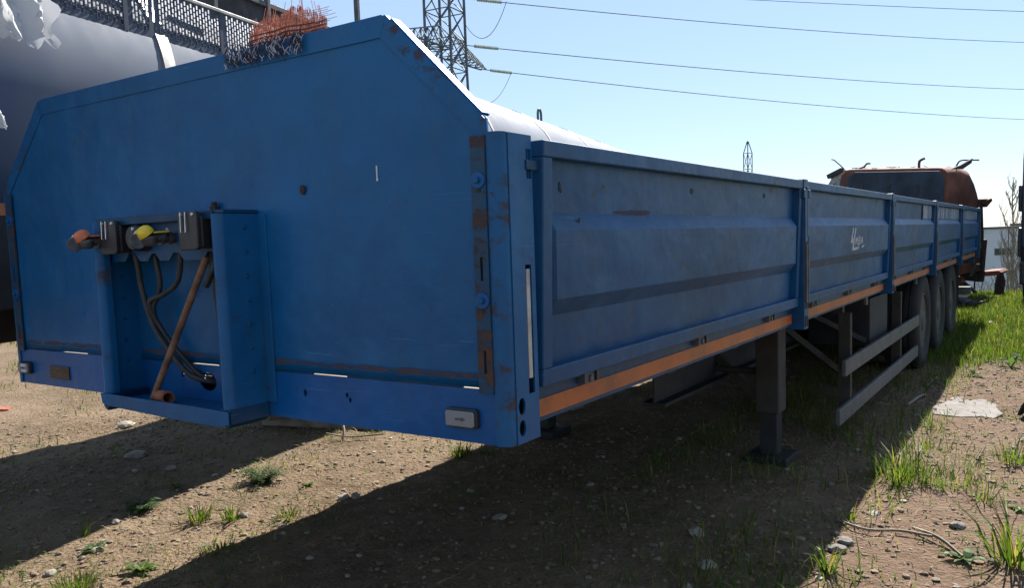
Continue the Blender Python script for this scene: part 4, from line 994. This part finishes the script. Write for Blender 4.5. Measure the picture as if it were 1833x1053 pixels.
# blades: numpy batch
def blades(P, H, W, bend, ang):
    n = len(P); c, s = np.cos(ang), np.sin(ang); d = np.stack([c, s, np.zeros(n)], 1); e = np.stack([-s, c, np.zeros(n)], 1)
    up = np.array([0, 0, 1.]); V = np.empty((n, 5, 3)); h = H[:, None]; w = W[:, None]/2; bd = (bend*H)[:, None]
    V[:, 0] = P-e*w; V[:, 1] = P+e*w; mid = P+up*h*.6+d*bd*.35; V[:, 2] = mid+e*w*.8; V[:, 3] = mid-e*w*.8; V[:, 4] = P+up*h*(1-.25*np.minimum(bend, 1.5)[:, None]**2*.5)+d*bd
    b = np.arange(n)[:, None]*5
    return V.reshape(-1, 3), np.concatenate([b+np.array([0, 1, 2, 3])], 1), np.concatenate([b+np.array([3, 2, 4])], 1)
def blade_obj(name, P, H, W, bend, ang, mat, parent=None):
    V, Q, T = blades(P, H, W, bend, ang); return from_np(name, V, Q.tolist()+T.tolist(), mat, parent)
def scatter(n, x0, x1, y0, y1, keep):
    out = []
    while len(out) < n:
        x, y = rng.uniform(x0, x1), rng.uniform(y0, y1)
        if rng.random() < keep(x, y): out.append((x, y, gh(x, y)-.004))
    return np.array(out)
def fbm(x, y, k=1): return .5+.5*noise.noise((x*k, y*k, 12.3))
# meadow behind, right
def keep_m(x, y): e = 8.6+.9*noise.noise((x*1.4, y*.3, 2)); return (0 if y < e else min(1, .25+(y-e)*.8))*(.45+.75*fbm(x, y, 1.1))
P = scatter(52000, -.4, 3.4, 8.2, 19, keep_m); n = len(P); f = np.array([fbm(x, y, .8) for x, y, _ in P])
P2 = scatter(15000, -5, 8, 11, 24, lambda x, y: .3+.6*fbm(x, y, .6)); P = np.concatenate([P, P2]); f = np.concatenate([f, np.full(len(P2), .45)]); n = len(P)
o = blade_obj('meadow_grass', P, rng.uniform(.05, .17, n)*(.5+f), rng.uniform(.005, .011, n), rng.uniform(.1, .9, n), rng.uniform(0, 6.28, n), mGRASS); tag(o, 'bright green grass behind the trailer wheels', 'grass', kind='stuff')
# left far lawn patches and thin weeds on the soil
P = scatter(16000, -16, -4.3, 1.5, 13, lambda x, y: max(0, fbm(x, y, .8)-.42)*2.2); n = len(P)
o = blade_obj('patchy_grass', P, rng.uniform(.03, .10, n), rng.uniform(.005, .011, n), rng.uniform(.2, 1.1, n), rng.uniform(0, 6.28, n), mGRASS); tag(o, 'patchy low grass on the sunny soil at the left', 'grass', kind='stuff')
P = scatter(15000, -4.5, 3.0, -.4, 9, lambda x, y: max(0, fbm(x, y, 2.1)-.46)*2.0+(.10 if x > .3 else .015)); n = len(P)
o = blade_obj('sparse_weeds', P, rng.uniform(.012, .05, n), rng.uniform(.004, .009, n), rng.uniform(.2, 1.4, n), rng.uniform(0, 6.28, n), mWEED); tag(o, 'sparse low green weeds scattered over the trodden soil', 'weeds', kind='stuff')
P = scatter(2600, .2, 1.75, 1.4, 8.5, lambda x, y: max(0, fbm(x, y, 1.5)-.35)*1.8); n = len(P)
o = blade_obj('shade_grass', P, rng.uniform(.05, .20, n), rng.uniform(.004, .008, n), rng.uniform(.2, 1.0, n), rng.uniform(0, 6.28, n), mGRASS); tag(o, 'thin grass growing in the trailer shadow', 'grass', kind='stuff')
P = scatter(9000, -5, 3.2, -.4, 10, lambda x, y: .25+.75*(fbm(x, y, 1.7) > .5)); n = len(P)
o = blade_obj('dry_straw', P+np.array([0, 0, .003]), rng.uniform(.012, .05, n), rng.uniform(.002, .005, n), rng.uniform(1.8, 4.0, n), rng.uniform(0, 6.28, n), mSTRAW); tag(o, 'dry straw and plant litter on the soil', 'litter', kind='stuff')
# pebbles and clods, joined
def bits(name, N, box_, rlo, rhi, mat, label, cat, keep, flat=.6):
    bm = bmesh.new(); bmesh.ops.create_icosphere(bm, subdivisions=1, radius=1); base_v = np.array([v.co[:] for v in bm.verts]); bf = np.array([[v.index for v in f_.verts] for f_ in bm.faces]); bm.free()
    P = scatter(N, *box_, keep); n = len(P); k = len(base_v)
    r = rlo*(rhi/rlo)**(rng.random(n)**2.2)
    sc = rng.uniform(.6, 1.3, (n, 3))*np.array([1.1, 1.1, flat]); a = rng.uniform(0, 6.28, n); c, s = np.cos(a), np.sin(a)
    V = base_v[None]*rng.uniform(.72, 1.25, (n, k, 1))*sc[:, None]*r[:, None, None]
    X = V[..., 0]*c[:, None]-V[..., 1]*s[:, None]; Y = V[..., 0]*s[:, None]+V[..., 1]*c[:, None]
    V = np.stack([X, Y, V[..., 2]], -1)+P[:, None]+np.array([0, 0, .004])+(r*.25)[:, None, None]*np.array([0, 0, 1.])
    F = (bf[None]+(np.arange(n)*k)[:, None, None]).reshape(-1, 3)
    o = from_np(name, V.reshape(-1, 3), F, mat); tag(o, label, cat, kind='stuff')
bits('pebbles', 9000, (-6, 3.2, -.5, 9), .003, .022, mPEB, 'small pebbles and stone chips on the soil', 'pebbles', lambda x, y: .3+.7*fbm(x, y, 1.2))
bits('plant_flakes', 9000, (-5, 3.2, -.5, 9), .004, .016, mFLAKE, 'dead leaf and bark flakes on the soil', 'litter', lambda x, y: .15+.85*fbm(x+4, y+7, 1.9)**2, .22)
bits('soil_clods', 22000, (-5, 3.2, -.5, 8.8), .003, .019, mCLOD, 'crumbs and clods of dry soil', 'soil', lambda x, y: .25+.75*fbm(x+9, y, 1.6))

# single weeds one can point at
def tuft(label, x, y, n, h, spread, mat=mGRASS, w=.007, group='weed tufts on the soil'):
    t = thing('grass_tuft', label, 'weed', (x, y, gh(x, y)-.005), group)
    a = rng.uniform(0, 6.28, n); r = spread*np.sqrt(rng.random(n)); P = np.stack([r*np.cos(a), r*np.sin(a), np.zeros(n)], 1)
    blade_obj('blades', P, 1.3*h*rng.uniform(.35, 1.0, n), 1.15*w*rng.uniform(.6, 1.3, n), rng.uniform(.15, 1.5, n), a+rng.uniform(-1.2, 1.2, n), mat, t)
def leafweed(label, x, y, n, L, mat=mWEED, up_=.5, frond=False, name='leafy_weed'):
    t = thing(name, label, 'weed', (x, y, gh(x, y)-.003), 'weed tufts on the soil'); m = MB()
    for k in range(n):
        a = k*2.4+rng.uniform(-.3, .3); l = 1.5*L*rng.uniform(.6, 1.1); e = up_*rng.uniform(.4, 1.3)
        d = Vector((math.cos(a), math.sin(a), 0)); s = Vector((-d.y, d.x, 0)); pts = []
        for q in range(6):
            f_ = q/5; pts.append(d*(l*f_*.9)+Vector((0, 0, l*(e*math.sin(f_*2.3)*.9))))
        wd = [.12, .30, .36, .30, .17, .02]
        if not frond:
            V = []
            for q in range(6): V += [pts[q]-s*(l*wd[q]*.5)+Vector((0, 0, .006*l*10*wd[q])), pts[q], pts[q]+s*(l*wd[q]*.5)+Vector((0, 0, .006*l*10*wd[q]))]
            m.add(V, [(q*3+b_, q*3+b_+1, q*3+b_+4, q*3+b_+3) for q in range(5) for b_ in (0, 1)])
        else:
            for q in range(1, 6):
                for sd_ in (-1, 1):
                    for z in (.35, .75):
                        b0 = pts[q-1].lerp(pts[q], z); ll_ = l*.42*(1-.13*q); tip = b0+s*(sd_*ll_)+d*(ll_*.45)+Vector((0, 0, rng.uniform(-.2, .35)*ll_))
                        md = b0.lerp(tip, .5); nn = (tip-b0).cross(Vector((0, 0, 1))).normalized()*(ll_*.16)
                        m.add([b0, md-nn, tip, md+nn], [(0,1,2,3)])
            m.tube(pts, .0016, 3, False)
    m.build('leaves', mat, t)
leafweed('big feathery green weed at the shadow edge under the bulkhead', -1.90, 1.72, 30, .11, mWEEDB, .55, True)
leafweed('second feathery weed farther left at the shadow edge', -2.12, .99, 26, .095, mWEEDB, .5, True)
leafweed('small leafy weed between the two feathery ones', -2.30, 1.36, 9, .055, mWEED, .5)
leafweed('pale flat rosette weed in the sunny strip', -1.78, .52, 13, .065, mWEEDB, .25)
leafweed('dark leafy weed near the bottom of the sunny strip', -1.26, .47, 16, .075, mWEED, .5)
leafweed('small rosette right of the big feathery weed', -1.60, 1.85, 8, .05, mWEED, .35)
leafweed('broad pale leaved weed at the bottom right', 2.10, 2.41, 12, .075, mWEEDB, .3)
leafweed('small rosette on the far right soil', 2.28, 3.25, 9, .06, mWEED, .3)
leafweed('small leafy weed above the concrete slab', 1.73, 7.6, 9, .09, mWEED, .4)
leafweed('pale curled leaf plant at the meadow edge', 2.0, 8.35, 6, .13, mWEEDB, .8)
leafweed('dark cabbage-like weed in the far grass by the scrap', 1.22, 16.2, 16, .2, mWEEDB, .6)
tuft('green tuft standing in the middle of the sunny strip', -1.62, 1.05, 60, .11, .05)
tuft('green tuft right of the middle one in the sunny strip', -1.45, 1.14, 46, .10, .045)
tuft('thin tuft near the right end of the sunny strip', -1.20, 1.34, 34, .09, .06)
tuft('bright fuzzy tuft at the bottom left corner', -1.36, .20, 260, .075, .09, mGRASS, .004)
tuft('green tuft directly under the front right lamp', -1.12, 2.86, 90, .09, .07)
tuft('small tuft right of the one under the lamp', -.98, 2.98, 30, .06, .05)
tuft('tall single blades standing at the left strip edge', -2.02, .60, 10, .10, .02)
tuft('low tuft of weeds near the bottom of the sunny strip', -1.10, .80, 50, .05, .08, mWEED)
tuft('tall lush grass clump at the right shadow edge', 1.66, 3.52, 150, .20, .15, mGRASS, .0055)
tuft('shorter sunny grass right of the lush clump', 1.84, 3.62, 190, .10, .22, mGRASS, .005)
tuft('grass clump in front of the slab at the shadow edge', 1.70, 4.4, 90, .12, .16, mGRASS, .005)
tuft('wide bladed tuft at the right shadow edge, bottom', 1.60, 1.99, 26, .14, .035, mGRASS, .011)
tuft('single lit blade cluster inside the right shadow edge', 1.55, 2.70, 10, .12, .02, mGRASS, .010)
tuft('tall grass tuft in the bottom right corner', 2.28, 2.45, 60, .24, .08, mGRASS, .009)
tuft('thin tuft at the far right edge of the soil', 2.20, 4.35, 70, .16, .11, mWEED)
tuft('spindly weed stems right of the slab grass', 1.98, 4.0, 40, .18, .12, mWEED, .005)
tuft('thin weed stems halfway along the right soil', 2.1, 3.35, 30, .13, .06, mWEED, .006)
